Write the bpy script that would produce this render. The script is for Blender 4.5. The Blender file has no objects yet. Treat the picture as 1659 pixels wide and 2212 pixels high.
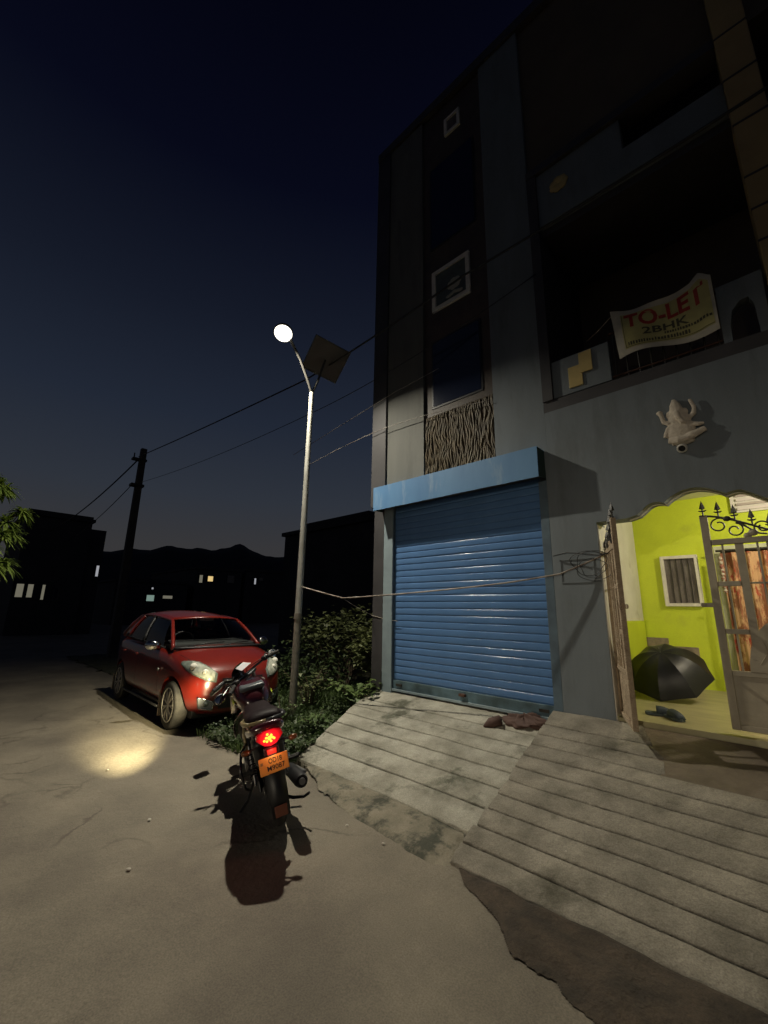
import bpy, math, random
import numpy as np
from mathutils import Vector, Matrix, noise
from mathutils.bvhtree import BVHTree

random.seed(7)
R = math.radians
SC = bpy.context.scene
COL = SC.collection

# ------------------------------------------------------------------ camera
cam_d = bpy.data.cameras.new("camera")
cam_d.sensor_fit = 'VERTICAL'
cam_d.sensor_height = 24.0
cam_d.lens = 908.53 / 2212.0 * 24.0
cam_d.clip_start = 0.05
cam_d.clip_end = 3000
cam = bpy.data.objects.new("camera", cam_d)
COL.objects.link(cam)
PITCH, ROLL, YAW = R(13.161), R(0.9565), R(43.932)
cp, sp, cyw, syw = math.cos(PITCH), math.sin(PITCH), math.cos(YAW), math.sin(YAW)
F = Vector((-syw * cp, cyw * cp, sp))
Rt = Vector((cyw, syw, 0))
U = Rt.cross(F)
R2 = math.cos(ROLL) * Rt + math.sin(ROLL) * U
U2 = -math.sin(ROLL) * Rt + math.cos(ROLL) * U
cam.matrix_world = Matrix(((R2.x, U2.x, -F.x, 0), (R2.y, U2.y, -F.y, 0), (R2.z, U2.z, -F.z, 1.5), (0, 0, 0, 1)))
SC.camera = cam

# ------------------------------------------------------------------ world: late dusk sky
W = bpy.data.worlds.new("World")
SC.world = W
W.use_nodes = True
nt = W.node_tree
nt.nodes.clear()
wo = nt.nodes.new('ShaderNodeOutputWorld')
bg = nt.nodes.new('ShaderNodeBackground')
tc = nt.nodes.new('ShaderNodeTexCoord')
sx = nt.nodes.new('ShaderNodeSeparateXYZ')
rp = nt.nodes.new('ShaderNodeValToRGB')
nt.links.new(tc.outputs['Generated'], sx.inputs[0])
nt.links.new(sx.outputs['Z'], rp.inputs[0])
nt.links.new(rp.outputs[0], bg.inputs[0])
nt.links.new(bg.outputs[0], wo.inputs[0])
SKY = [(0.0, (0.042, 0.039, 0.038)), (0.13, (0.037, 0.037, 0.040)), (0.24, (0.0265, 0.0322, 0.044)),
       (0.40, (0.0150, 0.0208, 0.0355)), (0.58, (0.0076, 0.0105, 0.0205)), (0.76, (0.0022, 0.0029, 0.0095)), (0.92, (0.0009, 0.0011, 0.0042))]
while len(rp.color_ramp.elements) < len(SKY):
    rp.color_ramp.elements.new(0.5)
for e, (p, c) in zip(rp.color_ramp.elements, SKY):
    e.position = p
    e.color = (*c, 1)
bg.inputs[1].default_value = 1.0

SC.view_settings.view_transform = 'Standard'
SC.view_settings.look = 'None'
SC.view_settings.exposure = 0.0
SC.view_settings.gamma = 1.0
SC.view_settings.use_curve_mapping = False
SC.render.engine = 'CYCLES'
SC.cycles.use_denoising = True
SC.cycles.max_bounces = 6
SC.cycles.sample_clamp_indirect = 3.0
SC.cycles.caustics_reflective = False
SC.cycles.caustics_refractive = False

LAMP = Vector((-5.10, 2.99, 5.63))
STREET_W = 215.0
STREET_COL = (1.0, 0.93, 0.76)
PORCH_W = 95.0
ACROSS_W = 3400.0
HEAD_W = 800.0

# ------------------------------------------------------------------ materials
MATS = {}
def mat(name, col, rough=0.7, col2=None, scale=6.0, detail=5.0, bump=0.0, bscale=40.0, metal=0.0, spec=0.5,
        coat=0.0, contrast=(0.35, 0.65), stain=None, sscale=1.2, sthr=(0.55, 0.7), stretch=None, emit=None, estr=0.0,
        rvar=0.0, transl=None, grain=0.0):
    m = bpy.data.materials.new(name)
    m.use_nodes = True
    n = m.node_tree.nodes
    L = m.node_tree.links
    b = n['Principled BSDF']
    b.inputs['Roughness'].default_value = rough
    b.inputs['Metallic'].default_value = metal
    b.inputs['Specular IOR Level'].default_value = spec
    b.inputs['Base Color'].default_value = (*col, 1)
    if coat:
        b.inputs['Coat Weight'].default_value = coat
        b.inputs['Coat Roughness'].default_value = 0.06
    if emit:
        b.inputs['Emission Color'].default_value = (*emit, 1)
        b.inputs['Emission Strength'].default_value = estr
    t = n.new('ShaderNodeTexCoord')
    vec = t.outputs['Object']
    if stretch:
        mp = n.new('ShaderNodeMapping')
        mp.inputs['Scale'].default_value = stretch
        L.new(vec, mp.inputs[0])
        vec = mp.outputs[0]
    cur = None
    if col2 is not None:
        nz = n.new('ShaderNodeTexNoise')
        nz.inputs['Scale'].default_value = scale
        nz.inputs['Detail'].default_value = detail
        nz.inputs['Roughness'].default_value = 0.62
        L.new(vec, nz.inputs['Vector'])
        cr = n.new('ShaderNodeMapRange')
        cr.inputs[1].default_value, cr.inputs[2].default_value = contrast
        L.new(nz.outputs['Fac'], cr.inputs[0])
        mx = n.new('ShaderNodeMix')
        mx.data_type = 'RGBA'
        mx.inputs[6].default_value = (*col, 1)
        mx.inputs[7].default_value = (*col2, 1)
        L.new(cr.outputs[0], mx.inputs[0])
        cur = mx.outputs[2]
        if rvar:
            rr = n.new('ShaderNodeMapRange')
            rr.inputs[3].default_value, rr.inputs[4].default_value = rough - rvar, rough + rvar
            L.new(nz.outputs['Fac'], rr.inputs[0])
            L.new(rr.outputs[0], b.inputs['Roughness'])
    if stain is not None:
        nz = n.new('ShaderNodeTexNoise')
        nz.inputs['Scale'].default_value = sscale
        nz.inputs['Detail'].default_value = 7.0
        nz.inputs['Roughness'].default_value = 0.65
        L.new(vec, nz.inputs['Vector'])
        cr = n.new('ShaderNodeMapRange')
        cr.inputs[1].default_value, cr.inputs[2].default_value = sthr
        L.new(nz.outputs['Fac'], cr.inputs[0])
        mx = n.new('ShaderNodeMix')
        mx.data_type = 'RGBA'
        if cur:
            L.new(cur, mx.inputs[6])
        else:
            mx.inputs[6].default_value = (*col, 1)
        mx.inputs[7].default_value = (*stain, 1)
        L.new(cr.outputs[0], mx.inputs[0])
        cur = mx.outputs[2]
    if grain:
        nz = n.new('ShaderNodeTexNoise')
        nz.inputs['Scale'].default_value = 130.0
        nz.inputs['Detail'].default_value = 3.0
        L.new(t.outputs['Object'], nz.inputs['Vector'])
        cr = n.new('ShaderNodeMapRange')
        cr.inputs[1].default_value, cr.inputs[2].default_value = 0.3, 0.7
        cr.inputs[3].default_value, cr.inputs[4].default_value = 1 - grain, 1 + grain
        L.new(nz.outputs['Fac'], cr.inputs[0])
        vm = n.new('ShaderNodeVectorMath')
        vm.operation = 'SCALE'
        if cur:
            L.new(cur, vm.inputs[0])
        else:
            vm.inputs[0].default_value = col
        L.new(cr.outputs[0], vm.inputs['Scale'])
        cur = vm.outputs[0]
    if cur:
        L.new(cur, b.inputs['Base Color'])
    if bump:
        nz = n.new('ShaderNodeTexNoise')
        nz.inputs['Scale'].default_value = bscale
        nz.inputs['Detail'].default_value = 6.0
        nz.inputs['Roughness'].default_value = 0.6
        L.new(vec, nz.inputs['Vector'])
        bp = n.new('ShaderNodeBump')
        bp.inputs['Strength'].default_value = bump
        bp.inputs['Distance'].default_value = 0.02
        L.new(nz.outputs['Fac'], bp.inputs['Height'])
        L.new(bp.outputs[0], b.inputs['Normal'])
    if transl:
        tr = n.new('ShaderNodeBsdfTranslucent')
        if cur:
            L.new(cur, tr.inputs[0])
        else:
            tr.inputs[0].default_value = (*col, 1)
        ms = n.new('ShaderNodeMixShader')
        ms.inputs[0].default_value = transl
        L.new(b.outputs[0], ms.inputs[1])
        L.new(tr.outputs[0], ms.inputs[2])
        L.new(ms.outputs[0], n['Material Output'].inputs[0])
    MATS[name] = m
    return m

def glass_mat(name, tint=(0.5, 0.55, 0.55), gl=0.05):
    m = bpy.data.materials.new(name)
    m.use_nodes = True
    n = m.node_tree.nodes
    L = m.node_tree.links
    n.remove(n['Principled BSDF'])
    a = n.new('ShaderNodeBsdfTransparent')
    a.inputs[0].default_value = (*tint, 1)
    g = n.new('ShaderNodeBsdfGlossy')
    g.inputs['Roughness'].default_value = 0.04
    f = n.new('ShaderNodeFresnel')
    f.inputs[0].default_value = 1.5
    x = n.new('ShaderNodeMixShader')
    L.new(f.outputs[0], x.inputs[0])
    L.new(a.outputs[0], x.inputs[1])
    L.new(g.outputs[0], x.inputs[2])
    L.new(x.outputs[0], n['Material Output'].inputs[0])
    MATS[name] = m
    return m

def tail_mat(name):
    """red lens lit from a bulb behind its middle"""
    m = mat(name, (0.30, 0.006, 0.008), 0.15, coat=0.6)
    n, L = m.node_tree.nodes, m.node_tree.links
    b = n['Principled BSDF']
    t = n.new('ShaderNodeTexCoord')
    d = n.new('ShaderNodeVectorMath')
    d.operation = 'DISTANCE'
    d.inputs[1].default_value = (-.452, 0, .768)
    L.new(t.outputs['Object'], d.inputs[0])
    r = n.new('ShaderNodeMapRange')
    r.interpolation_type = 'SMOOTHERSTEP'
    r.inputs[1].default_value, r.inputs[2].default_value = 0.0, 0.11
    r.inputs[3].default_value, r.inputs[4].default_value = 1.3, 0.10
    L.new(d.outputs['Value'], r.inputs[0])
    b.inputs['Emission Color'].default_value = (1.0, 0.010, 0.02, 1)
    L.new(r.outputs[0], b.inputs['Emission Strength'])
    return m

def emit_mat(name, col, s):
    m = bpy.data.materials.new(name)
    m.use_nodes = True
    n = m.node_tree.nodes
    b = n['Principled BSDF']
    b.inputs['Base Color'].default_value = (0.02, 0.02, 0.02, 1)
    b.inputs['Emission Color'].default_value = (*col, 1)
    b.inputs['Emission Strength'].default_value = s
    MATS[name] = m
    return m

# ------------------------------------------------------------------ mesh builder
class MB:
    def __init__(s):
        s.v, s.f = [], []
    def add(s, vs, fs):
        o = len(s.v)
        s.v += [Vector(p) for p in vs]
        s.f += [tuple(i + o for i in f) for f in fs]
        return s
    def box(s, x0, x1, y0, y1, z0, z1, M=None):
        vs = [Vector((x, y, z)) for x in (x0, x1) for y in (y0, y1) for z in (z0, z1)]
        if M:
            vs = [M @ p for p in vs]
        return s.add(vs, [(0, 1, 3, 2), (4, 6, 7, 5), (0, 4, 5, 1), (2, 3, 7, 6), (0, 2, 6, 4), (1, 5, 7, 3)])
    def tube(s, pts, r, n=8, cap=True, flat=None):
        pts = [Vector(p) for p in pts]
        k = len(pts)
        rs = r if isinstance(r, (list, tuple)) else [r] * k
        T = []
        for i in range(k):
            T.append((pts[min(i + 1, k - 1)] - pts[max(i - 1, 0)]).normalized())
        a = Vector((0, 0, 1)) if abs(T[0].z) < 0.9 else Vector((1, 0, 0))
        nrm = (a - T[0] * a.dot(T[0])).normalized()
        vs = []
        for i in range(k):
            nrm = (nrm - T[i] * nrm.dot(T[i])).normalized()
            bn = T[i].cross(nrm)
            for j in range(n):
                t = 2 * math.pi * j / n
                vs.append(pts[i] + (nrm * math.cos(t) * (flat or 1) + bn * math.sin(t)) * rs[i])
        fs = [(i * n + j, i * n + (j + 1) % n, (i + 1) * n + (j + 1) % n, (i + 1) * n + j) for i in range(k - 1) for j in range(n)]
        if cap:
            fs += [tuple(range(n - 1, -1, -1)), tuple((k - 1) * n + j for j in range(n))]
        return s.add(vs, fs)
    def lathe(s, prof, n=16, M=None):
        vs = []
        for (r, z) in prof:
            for j in range(n):
                t = 2 * math.pi * j / n
                p = Vector((r * math.cos(t), r * math.sin(t), z))
                vs.append(M @ p if M else p)
        k = len(prof)
        fs = [(i * n + j, i * n + (j + 1) % n, (i + 1) * n + (j + 1) % n, (i + 1) * n + j) for i in range(k - 1) for j in range(n)]
        if prof[0][0] > 1e-5:
            fs.append(tuple(range(n - 1, -1, -1)))
        if prof[-1][0] > 1e-5:
            fs.append(tuple((k - 1) * n + j for j in range(n)))
        return s.add(vs, fs)
    def grid(s, fn, nu, nv, flip=False):
        vs = [fn(i / nu, j / nv) for i in range(nu + 1) for j in range(nv + 1)]
        q = nv + 1
        fs = [(i * q + j, (i + 1) * q + j, (i + 1) * q + j + 1, i * q + j + 1) for i in range(nu) for j in range(nv)]
        if flip:
            fs = [f[::-1] for f in fs]
        return s.add(vs, fs)
    def prism(s, poly, a, b, axis='y'):
        k = len(poly)
        def P(p, t):
            return (p[0], t, p[1]) if axis == 'y' else ((p[0], p[1], t) if axis == 'z' else (t, p[0], p[1]))
        vs = [P(p, a) for p in poly] + [P(p, b) for p in poly]
        fs = [tuple(range(k)), tuple(range(2 * k - 1, k - 1, -1))] + [(i, i + k, (i + 1) % k + k, (i + 1) % k) for i in range(k)]
        return s.add(vs, fs)
    def ball(s, c, rad, n=10, M=None):
        c = Vector(c)
        rx, ry, rz = rad if isinstance(rad, (tuple, list)) else (rad,) * 3
        vs, fs = [], []
        m = max(4, n // 2)
        for i in range(m + 1):
            ph = math.pi * i / m
            for j in range(n):
                t = 2 * math.pi * j / n
                p = Vector((rx * math.sin(ph) * math.cos(t), ry * math.sin(ph) * math.sin(t), rz * math.cos(ph)))
                vs.append(c + (M @ p if M else p))
        fs = [(i * n + j, (i + 1) * n + j, (i + 1) * n + (j + 1) % n, i * n + (j + 1) % n) for i in range(m) for j in range(n)]
        return s.add(vs, fs)
    def build(s, name, m, parent=None, smooth=None, bevel=0.0, world=True, sub=0, label=None, kind=None, data=None, solid=0.0, remesh=0.0):
        off = Vector((0, 0, 0))
        if world and parent is not None:
            q = parent
            while q is not None:
                off += q.location
                q = q.parent
        me = bpy.data.meshes.new(name)
        me.from_pydata([tuple(p - off) for p in s.v], [], s.f)
        me.validate()
        import bmesh
        bm = bmesh.new()
        bm.from_mesh(me)
        bmesh.ops.remove_doubles(bm, verts=bm.verts, dist=1e-5)
        bmesh.ops.recalc_face_normals(bm, faces=bm.faces)
        bm.to_mesh(me)
        bm.free()
        me.materials.append(MATS[m] if isinstance(m, str) else m)
        if smooth is not None:
            me.shade_smooth()
            if smooth < 180:
                me.set_sharp_from_angle(angle=R(smooth))
        o = bpy.data.objects.new(name, me)
        COL.objects.link(o)
        if parent is not None:
            o.parent = parent
        if remesh:
            md = o.modifiers.new('r', 'REMESH')
            md.mode = 'VOXEL'
            md.voxel_size = remesh
            md.use_smooth_shade = True
        if solid:
            md = o.modifiers.new('s', 'SOLIDIFY')
            md.thickness = solid
        if bevel:
            md = o.modifiers.new('b', 'BEVEL')
            md.width = bevel
            md.segments = 2
            md.limit_method = 'ANGLE'
        if sub:
            md = o.modifiers.new('u', 'SUBSURF')
            md.levels = md.render_levels = sub
        if label:
            o['label'] = label
        if kind:
            o['kind'] = kind
        return o

def raw(name, verts, faces, m, parent=None, kind=None, smooth=False):
    """link big meshes straight from arrays"""
    me = bpy.data.meshes.new(name)
    me.from_pydata(verts, [], faces)
    me.materials.append(MATS[m])
    if smooth:
        me.shade_smooth()
    o = bpy.data.objects.new(name, me)
    COL.objects.link(o)
    if parent is not None:
        o.parent = parent
    if kind:
        o['kind'] = kind
    return o

def thing(name, label, cat, loc=(0, 0, 0), rotz=0.0, group=None, scale=1.0):
    o = bpy.data.objects.new(name, None)
    o.empty_display_size = 0.2
    COL.objects.link(o)
    o.location = loc
    o.rotation_euler = (0, 0, rotz)
    o.scale = (scale,) * 3
    o['label'] = label
    o['category'] = cat
    if group:
        o['group'] = group
    return o

def tag(o, label, cat, group=None):
    o['label'] = label
    o['category'] = cat
    if group:
        o['group'] = group
    return o

def lift(o, name, data_from=None):
    """a copy of a part under the same parent, sharing its mesh"""
    c = o.copy()
    COL.objects.link(c)
    c.name = name
    return c

def copy_tree(o, parent=None):
    c = o.copy()
    COL.objects.link(c)
    c.parent = parent
    for ch in list(o.children):
        copy_tree(ch, c)
    return c

def text_verts(s, size, bold=0.0):
    cu = bpy.data.curves.new('lettering', 'FONT')
    cu.body = s
    cu.size = size
    cu.offset = bold
    cu.align_x = 'CENTER'
    cu.resolution_u = 3
    o = bpy.data.objects.new('lettering', cu)
    COL.objects.link(o)
    bpy.context.view_layer.update()
    dg = bpy.context.evaluated_depsgraph_get()
    me = bpy.data.meshes.new_from_object(o.evaluated_get(dg))
    vs = [v.co.copy() for v in me.vertices]
    fs = [tuple(p.vertices) for p in me.polygons]
    bpy.data.objects.remove(o)
    bpy.data.meshes.remove(me)
    return vs, fs

def nz(x, y, z=0.0, s=1.0):
    return noise.noise(Vector((x * s, y * s, z * s)))

# palette
mat('road_concrete', (0.210, 0.182, 0.136), 0.85, (0.14, 0.121, 0.092), 1.3, 10, 0.5, 26, stain=(0.115, 0.097, 0.075), sscale=0.55, sthr=(0.50, 0.68), grain=0.22)
mat('soil', (0.075, 0.055, 0.038), 0.95, (0.035, 0.028, 0.02), 7, 6, 0.9, 30, grain=0.2)
mat('verge_soil', (0.06, 0.055, 0.03), 0.95, (0.03, 0.035, 0.015), 6, 6, 0.8, 25)
mat('ramp_concrete', (0.39, 0.37, 0.305), 0.85, (0.205, 0.193, 0.15), 3.0, 10, 0.6, 28, stain=(0.085, 0.085, 0.058), sscale=1.6, sthr=(0.54, 0.64), grain=0.22)
mat('ramp_concrete_old', (0.285, 0.258, 0.205), 0.88, (0.15, 0.135, 0.105), 3.6, 10, 0.7, 26, stain=(0.085, 0.078, 0.055), sscale=1.4, sthr=(0.55, 0.68), grain=0.22)
mat('moss_concrete', (0.25, 0.222, 0.165), 0.9, (0.15, 0.135, 0.098), 5, 8, 0.8, 22, stain=(0.055, 0.056, 0.04), sscale=3.2, sthr=(0.49, 0.58), grain=0.15)
mat('groove_dark', (0.035, 0.032, 0.02), 0.95)
mat('grey_paint', (0.165, 0.192, 0.212), 0.75, (0.135, 0.157, 0.172), 1.4, 7, 0.12, 30, grain=0.06, stain=(0.115, 0.13, 0.138), sscale=1.8, sthr=(0.52, 0.70), stretch=(2.0, 2.0, 0.45))
mat('pale_grey_paint', (0.135, 0.137, 0.122), 0.75, (0.105, 0.107, 0.097), 1.2, 7, 0.12, 30, grain=0.06, stain=(0.085, 0.086, 0.078), sscale=2.0, sthr=(0.52, 0.68), stretch=(2.2, 2.2, 0.4))
mat('dark_paint', (0.055, 0.052, 0.055), 0.6, (0.035, 0.033, 0.035), 2, 5)
mat('brown_stone', (0.085, 0.062, 0.045), 0.55, (0.05, 0.036, 0.028), 3, 6, 0.2, 20)
mat('dark_interior', (0.15, 0.115, 0.09), 0.9, (0.11, 0.085, 0.065), 1.5, 4)
mat('yellow_tile', (0.56, 0.43, 0.17), 0.5, (0.47, 0.36, 0.14), 6, 4)
mat('yellow_pilaster', (0.42, 0.31, 0.14), 0.7, (0.33, 0.24, 0.11), 2, 6)
mat('lime_paint', (0.63, 0.74, 0.035), 0.6, (0.52, 0.62, 0.03), 1.3, 7, 0.08, 25, stain=(0.42, 0.47, 0.05), sscale=1.6, sthr=(0.58, 0.78), grain=0.05)
mat('white_paint', (0.72, 0.70, 0.64), 0.6, (0.58, 0.56, 0.50), 2.0, 7, 0.1, 30, stain=(0.42, 0.39, 0.33), sscale=2.2, sthr=(0.58, 0.75))
mat('frame_white', (0.75, 0.72, 0.64), 0.5, (0.62, 0.60, 0.52), 8, 4)
mat('porch_floor', (0.46, 0.42, 0.24), 0.4, (0.33, 0.30, 0.17), 2.2, 6, 0.15, 9, stretch=(1, 3.5, 1))
mat('apron_concrete', (0.17, 0.135, 0.10), 0.6, (0.09, 0.07, 0.05), 3, 7, 0.5, 18, stain=(0.25, 0.22, 0.18), sscale=3.5, sthr=(0.62, 0.7))
mat('blue_paint', (0.10, 0.205, 0.41), 0.22, (0.082, 0.17, 0.345), 3, 7, 0.06, 30, stain=(0.26, 0.24, 0.21), sscale=4.0, sthr=(0.66, 0.73), rvar=0.06, stretch=(1, 1, 2.2))
mat('hood_paint', (0.13, 0.27, 0.47), 0.42, (0.095, 0.215, 0.41), 1.6, 7, 0.08, 14, stain=(0.33, 0.43, 0.52), sscale=2.0, sthr=(0.56, 0.75), stretch=(1.4, 1, 0.35))
mat('hood_inner', (0.03, 0.06, 0.05), 0.8)
mat('guide_blue', (0.10, 0.15, 0.19), 0.5, (0.07, 0.10, 0.13), 5, 6)
mat('jamb_blue_grey', (0.26, 0.33, 0.36), 0.6, (0.20, 0.25, 0.28), 3, 7)
mat('bottom_bar', (0.11, 0.18, 0.22), 0.5, (0.05, 0.08, 0.09), 4, 7, 0.1, 30)
mat('gate_paint', (0.36, 0.315, 0.225), 0.5, (0.27, 0.235, 0.17), 6, 6, 0.12, 40, stain=(0.11, 0.07, 0.045), sscale=5, sthr=(0.62, 0.72))
mat('gate_rust', (0.46, 0.36, 0.24), 0.75, (0.32, 0.235, 0.155), 14, 6, 0.8, 60, stain=(0.10, 0.05, 0.03), sscale=9, sthr=(0.6, 0.68))
mat('rust', (0.10, 0.045, 0.028), 0.85, (0.05, 0.024, 0.016), 14, 5, 0.4, 50)
mat('black_iron', (0.03, 0.027, 0.022), 0.5)
mat('galv', (0.50, 0.49, 0.44), 0.5, (0.36, 0.35, 0.31), 9, 6, 0.15, 40, metal=0.25, stretch=(1, 1, 0.4))
mat('galv_dirty', (0.30, 0.27, 0.22), 0.75, (0.20, 0.18, 0.15), 12, 6, 0.4, 40, stretch=(1, 1, 0.5))
mat('black_plastic', (0.012, 0.012, 0.013), 0.45)
mat('black_gloss', (0.010, 0.009, 0.011), 0.18, coat=0.6)
mat('rubber', (0.018, 0.017, 0.016), 0.85, (0.05, 0.046, 0.04), 7, 5, 0.3, 60)
mat('chrome', (0.62, 0.62, 0.62), 0.12, metal=1.0)
mat('steel', (0.30, 0.30, 0.30), 0.35, metal=0.9)
mat('car_red', (0.165, 0.0125, 0.0065), 0.28, (0.14, 0.0105, 0.0055), 5, 4, spec=0.6, coat=0.8)
mat('car_trim', (0.014, 0.014, 0.015), 0.5)
mat('alloy', (0.42, 0.40, 0.36), 0.42, metal=0.5)
mat('mudflap', (0.42, 0.36, 0.27), 0.8, (0.30, 0.25, 0.19), 9, 5)
mat('lamp_lens', (0.50, 0.51, 0.43), 0.10, (0.24, 0.26, 0.21), 16, 3, coat=1.0)
mat('lamp_dark', (0.20, 0.23, 0.20), 0.15, (0.12, 0.14, 0.12), 22, 3, coat=1.0)
mat('fog_grey', (0.26, 0.28, 0.30), 0.5)
mat('seat_cloth', (0.42, 0.41, 0.38), 0.9)
mat('dash', (0.04, 0.04, 0.042), 0.7)
mat('bike_maroon', (0.045, 0.008, 0.012), 0.22, coat=0.8)
mat('bike_tan', (0.30, 0.24, 0.12), 0.35, (0.22, 0.17, 0.08), 8, 3, coat=0.4)
mat('bike_sticker', (0.52, 0.62, 0.06), 0.4)
mat('seat_vinyl', (0.011, 0.005, 0.006), 0.55, spec=0.12)
mat('tank_grey', (0.075, 0.085, 0.095), 0.4)
mat('mirror_glass', (0.75, 0.72, 0.66), 0.06, metal=1.0)
mat('lcd', (0.62, 0.60, 0.62), 0.25)
mat('plate_orange', (0.80, 0.36, 0.07), 0.4, (0.70, 0.30, 0.055), 10, 4)
mat('plate_white', (0.62, 0.56, 0.45), 0.45)
mat('ink', (0.015, 0.012, 0.012), 0.6)
mat('reflector_red', (0.55, 0.03, 0.02), 0.25, coat=0.5)
mat('amber', (0.14, 0.05, 0.012), 0.25, coat=0.5)
mat('flap_brown', (0.16, 0.055, 0.03), 0.7)
tail_mat('red_lens')  # red_glow
mat('engine', (0.10, 0.095, 0.09), 0.45, metal=0.6)
mat('leaf_dark', (0.05, 0.075, 0.022), 0.5, (0.025, 0.045, 0.014), 9, 4, transl=0.25)
mat('leaf_grass', (0.10, 0.155, 0.042), 0.55, (0.045, 0.08, 0.022), 6, 5, transl=0.25)
mat('leaf_bush', (0.17, 0.19, 0.075), 0.5, (0.08, 0.10, 0.038), 5, 4, transl=0.2)
mat('leaf_palm', (0.25, 0.34, 0.065), 0.45, (0.11, 0.17, 0.035), 4, 4, transl=0.3)
mat('leaf_vine', (0.14, 0.20, 0.06), 0.5, (0.09, 0.14, 0.04), 8, 4, transl=0.3)
mat('bark', (0.12, 0.085, 0.055), 0.9, (0.07, 0.05, 0.035), 12, 5, 0.6, 30)
mat('pole_concrete', (0.075, 0.068, 0.062), 0.85, (0.05, 0.046, 0.042), 6, 6, 0.2, 30)
mat('far_wall', (0.055, 0.052, 0.052), 0.9, (0.04, 0.038, 0.038), 0.8, 5)
mat('hill_rock', (0.030, 0.032, 0.035), 0.95, (0.02, 0.022, 0.024), 0.02, 5)
mat('wire_black', (0.02, 0.02, 0.02), 0.5)
mat('wire_pale', (0.40, 0.36, 0.31), 0.5, (0.12, 0.085, 0.065), 4, 5)
mat('solar_back', (0.13, 0.11, 0.095), 0.5)
mat('solar_cell', (0.012, 0.016, 0.04), 0.15, coat=1.0)
mat('lamp_body', (0.10, 0.095, 0.085), 0.5, metal=0.3)
mat('umbrella_cloth', (0.011, 0.012, 0.015), 0.4, (0.008, 0.009, 0.011), 6, 4, 0.08, 12, spec=0.3)
mat('slipper', (0.030, 0.045, 0.06), 0.7)
mat('slipper_sole', (0.06, 0.08, 0.09), 0.8)
mat('sack_brown', (0.10, 0.055, 0.042), 0.8, (0.06, 0.032, 0.025), 6, 6, 0.3, 20)
mat('banner_white', (0.46, 0.43, 0.35), 0.6, (0.38, 0.355, 0.29), 6, 5)
mat('banner_yellow', (0.42, 0.385, 0.15), 0.6, (0.35, 0.32, 0.13), 6, 5)
mat('print_red', (0.30, 0.025, 0.015), 0.6)
mat('print_dark', (0.06, 0.055, 0.03), 0.6)
mat('plaster_cream', (0.60, 0.53, 0.43), 0.8, (0.48, 0.42, 0.34), 20, 6, 0.4, 60)
mat('curtain', (0.55, 0.34, 0.17), 0.85, (0.24, 0.095, 0.045), 7, 5, 0.1, 30, contrast=(0.46, 0.54), stain=(0.35, 0.05, 0.025), sscale=10, sthr=(0.56, 0.62), stretch=(1.6, 1.6, 0.7))
mat('blue_dark_glass', (0.012, 0.016, 0.035), 0.15, coat=0.5)
mat('picture_field', (0.10, 0.12, 0.11), 0.5, (0.07, 0.08, 0.075), 5, 5)
mat('picture_flower', (0.42, 0.40, 0.32), 0.6)
mat('window_dark', (0.10, 0.085, 0.075), 0.5, (0.16, 0.14, 0.125), 7, 4, contrast=(0.45, 0.6), stretch=(1.5, 1, 0.7))  # paler blotches put the pane's reflections into its colour
mat('bare_brick', (0.30, 0.24, 0.19), 0.9, (0.18, 0.15, 0.12), 9, 6, 0.8, 25)
mat('pebble', (0.45, 0.41, 0.35), 0.8)
glass_mat('car_glass', (0.82, 0.86, 0.84))
glass_mat('car_glass_dark', (0.06, 0.06, 0.06))
emit_mat('street_led', (1.0, 0.95, 0.80), 4.0)
emit_mat('tail_core', (1.0, 0.42, 0.03), 2.6)
emit_mat('win_warm', (1.0, 0.72, 0.30), 0.75)
emit_mat('win_pale', (0.85, 0.80, 0.60), 0.17)
emit_mat('win_green', (0.62, 0.90, 0.78), 0.26)
emit_mat('win_white', (0.9, 0.92, 1.0), 0.35)
emit_mat('bulb_warm', (1.0, 0.85, 0.62), 8.0)
emit_mat('head_glow', (1.0, 0.82, 0.42), 6.0)
# ================================================================== GROUND
def spaced(lo, hi, fine_lo, fine_hi, step, grow=1.35):
    a = list(np.arange(fine_lo, fine_hi + 1e-6, step))
    d, x = step, fine_lo
    pre = []
    while x > lo:
        d *= grow
        x -= d
        pre.append(x)
    d, x = step, a[-1]
    post = []
    while x < hi:
        d *= grow
        x += d
        post.append(x)
    return pre[::-1] + a + post

gx = spaced(-900, 600, -10, 2.5, 0.11)
gy = spaced(-600, 900, -1, 4.6, 0.11)
gv, gf = [], []
for x in gx:
    for y in gy:
        near = 1.0 if (-14 < x < 6 and -6 < y < 8) else 0.0
        z = near * (0.014 * nz(x, y, 0, 0.8) + 0.006 * nz(x, y, 3, 3.0)) - 0.012
        gv.append((x, y, z))
q = len(gy)
gf = [(i * q + j, (i + 1) * q + j, (i + 1) * q + j + 1, i * q + j + 1) for i in range(len(gx) - 1) for j in range(q - 1)]
ground = raw('road', gv, gf, 'road_concrete', kind='structure', smooth=True)
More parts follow.
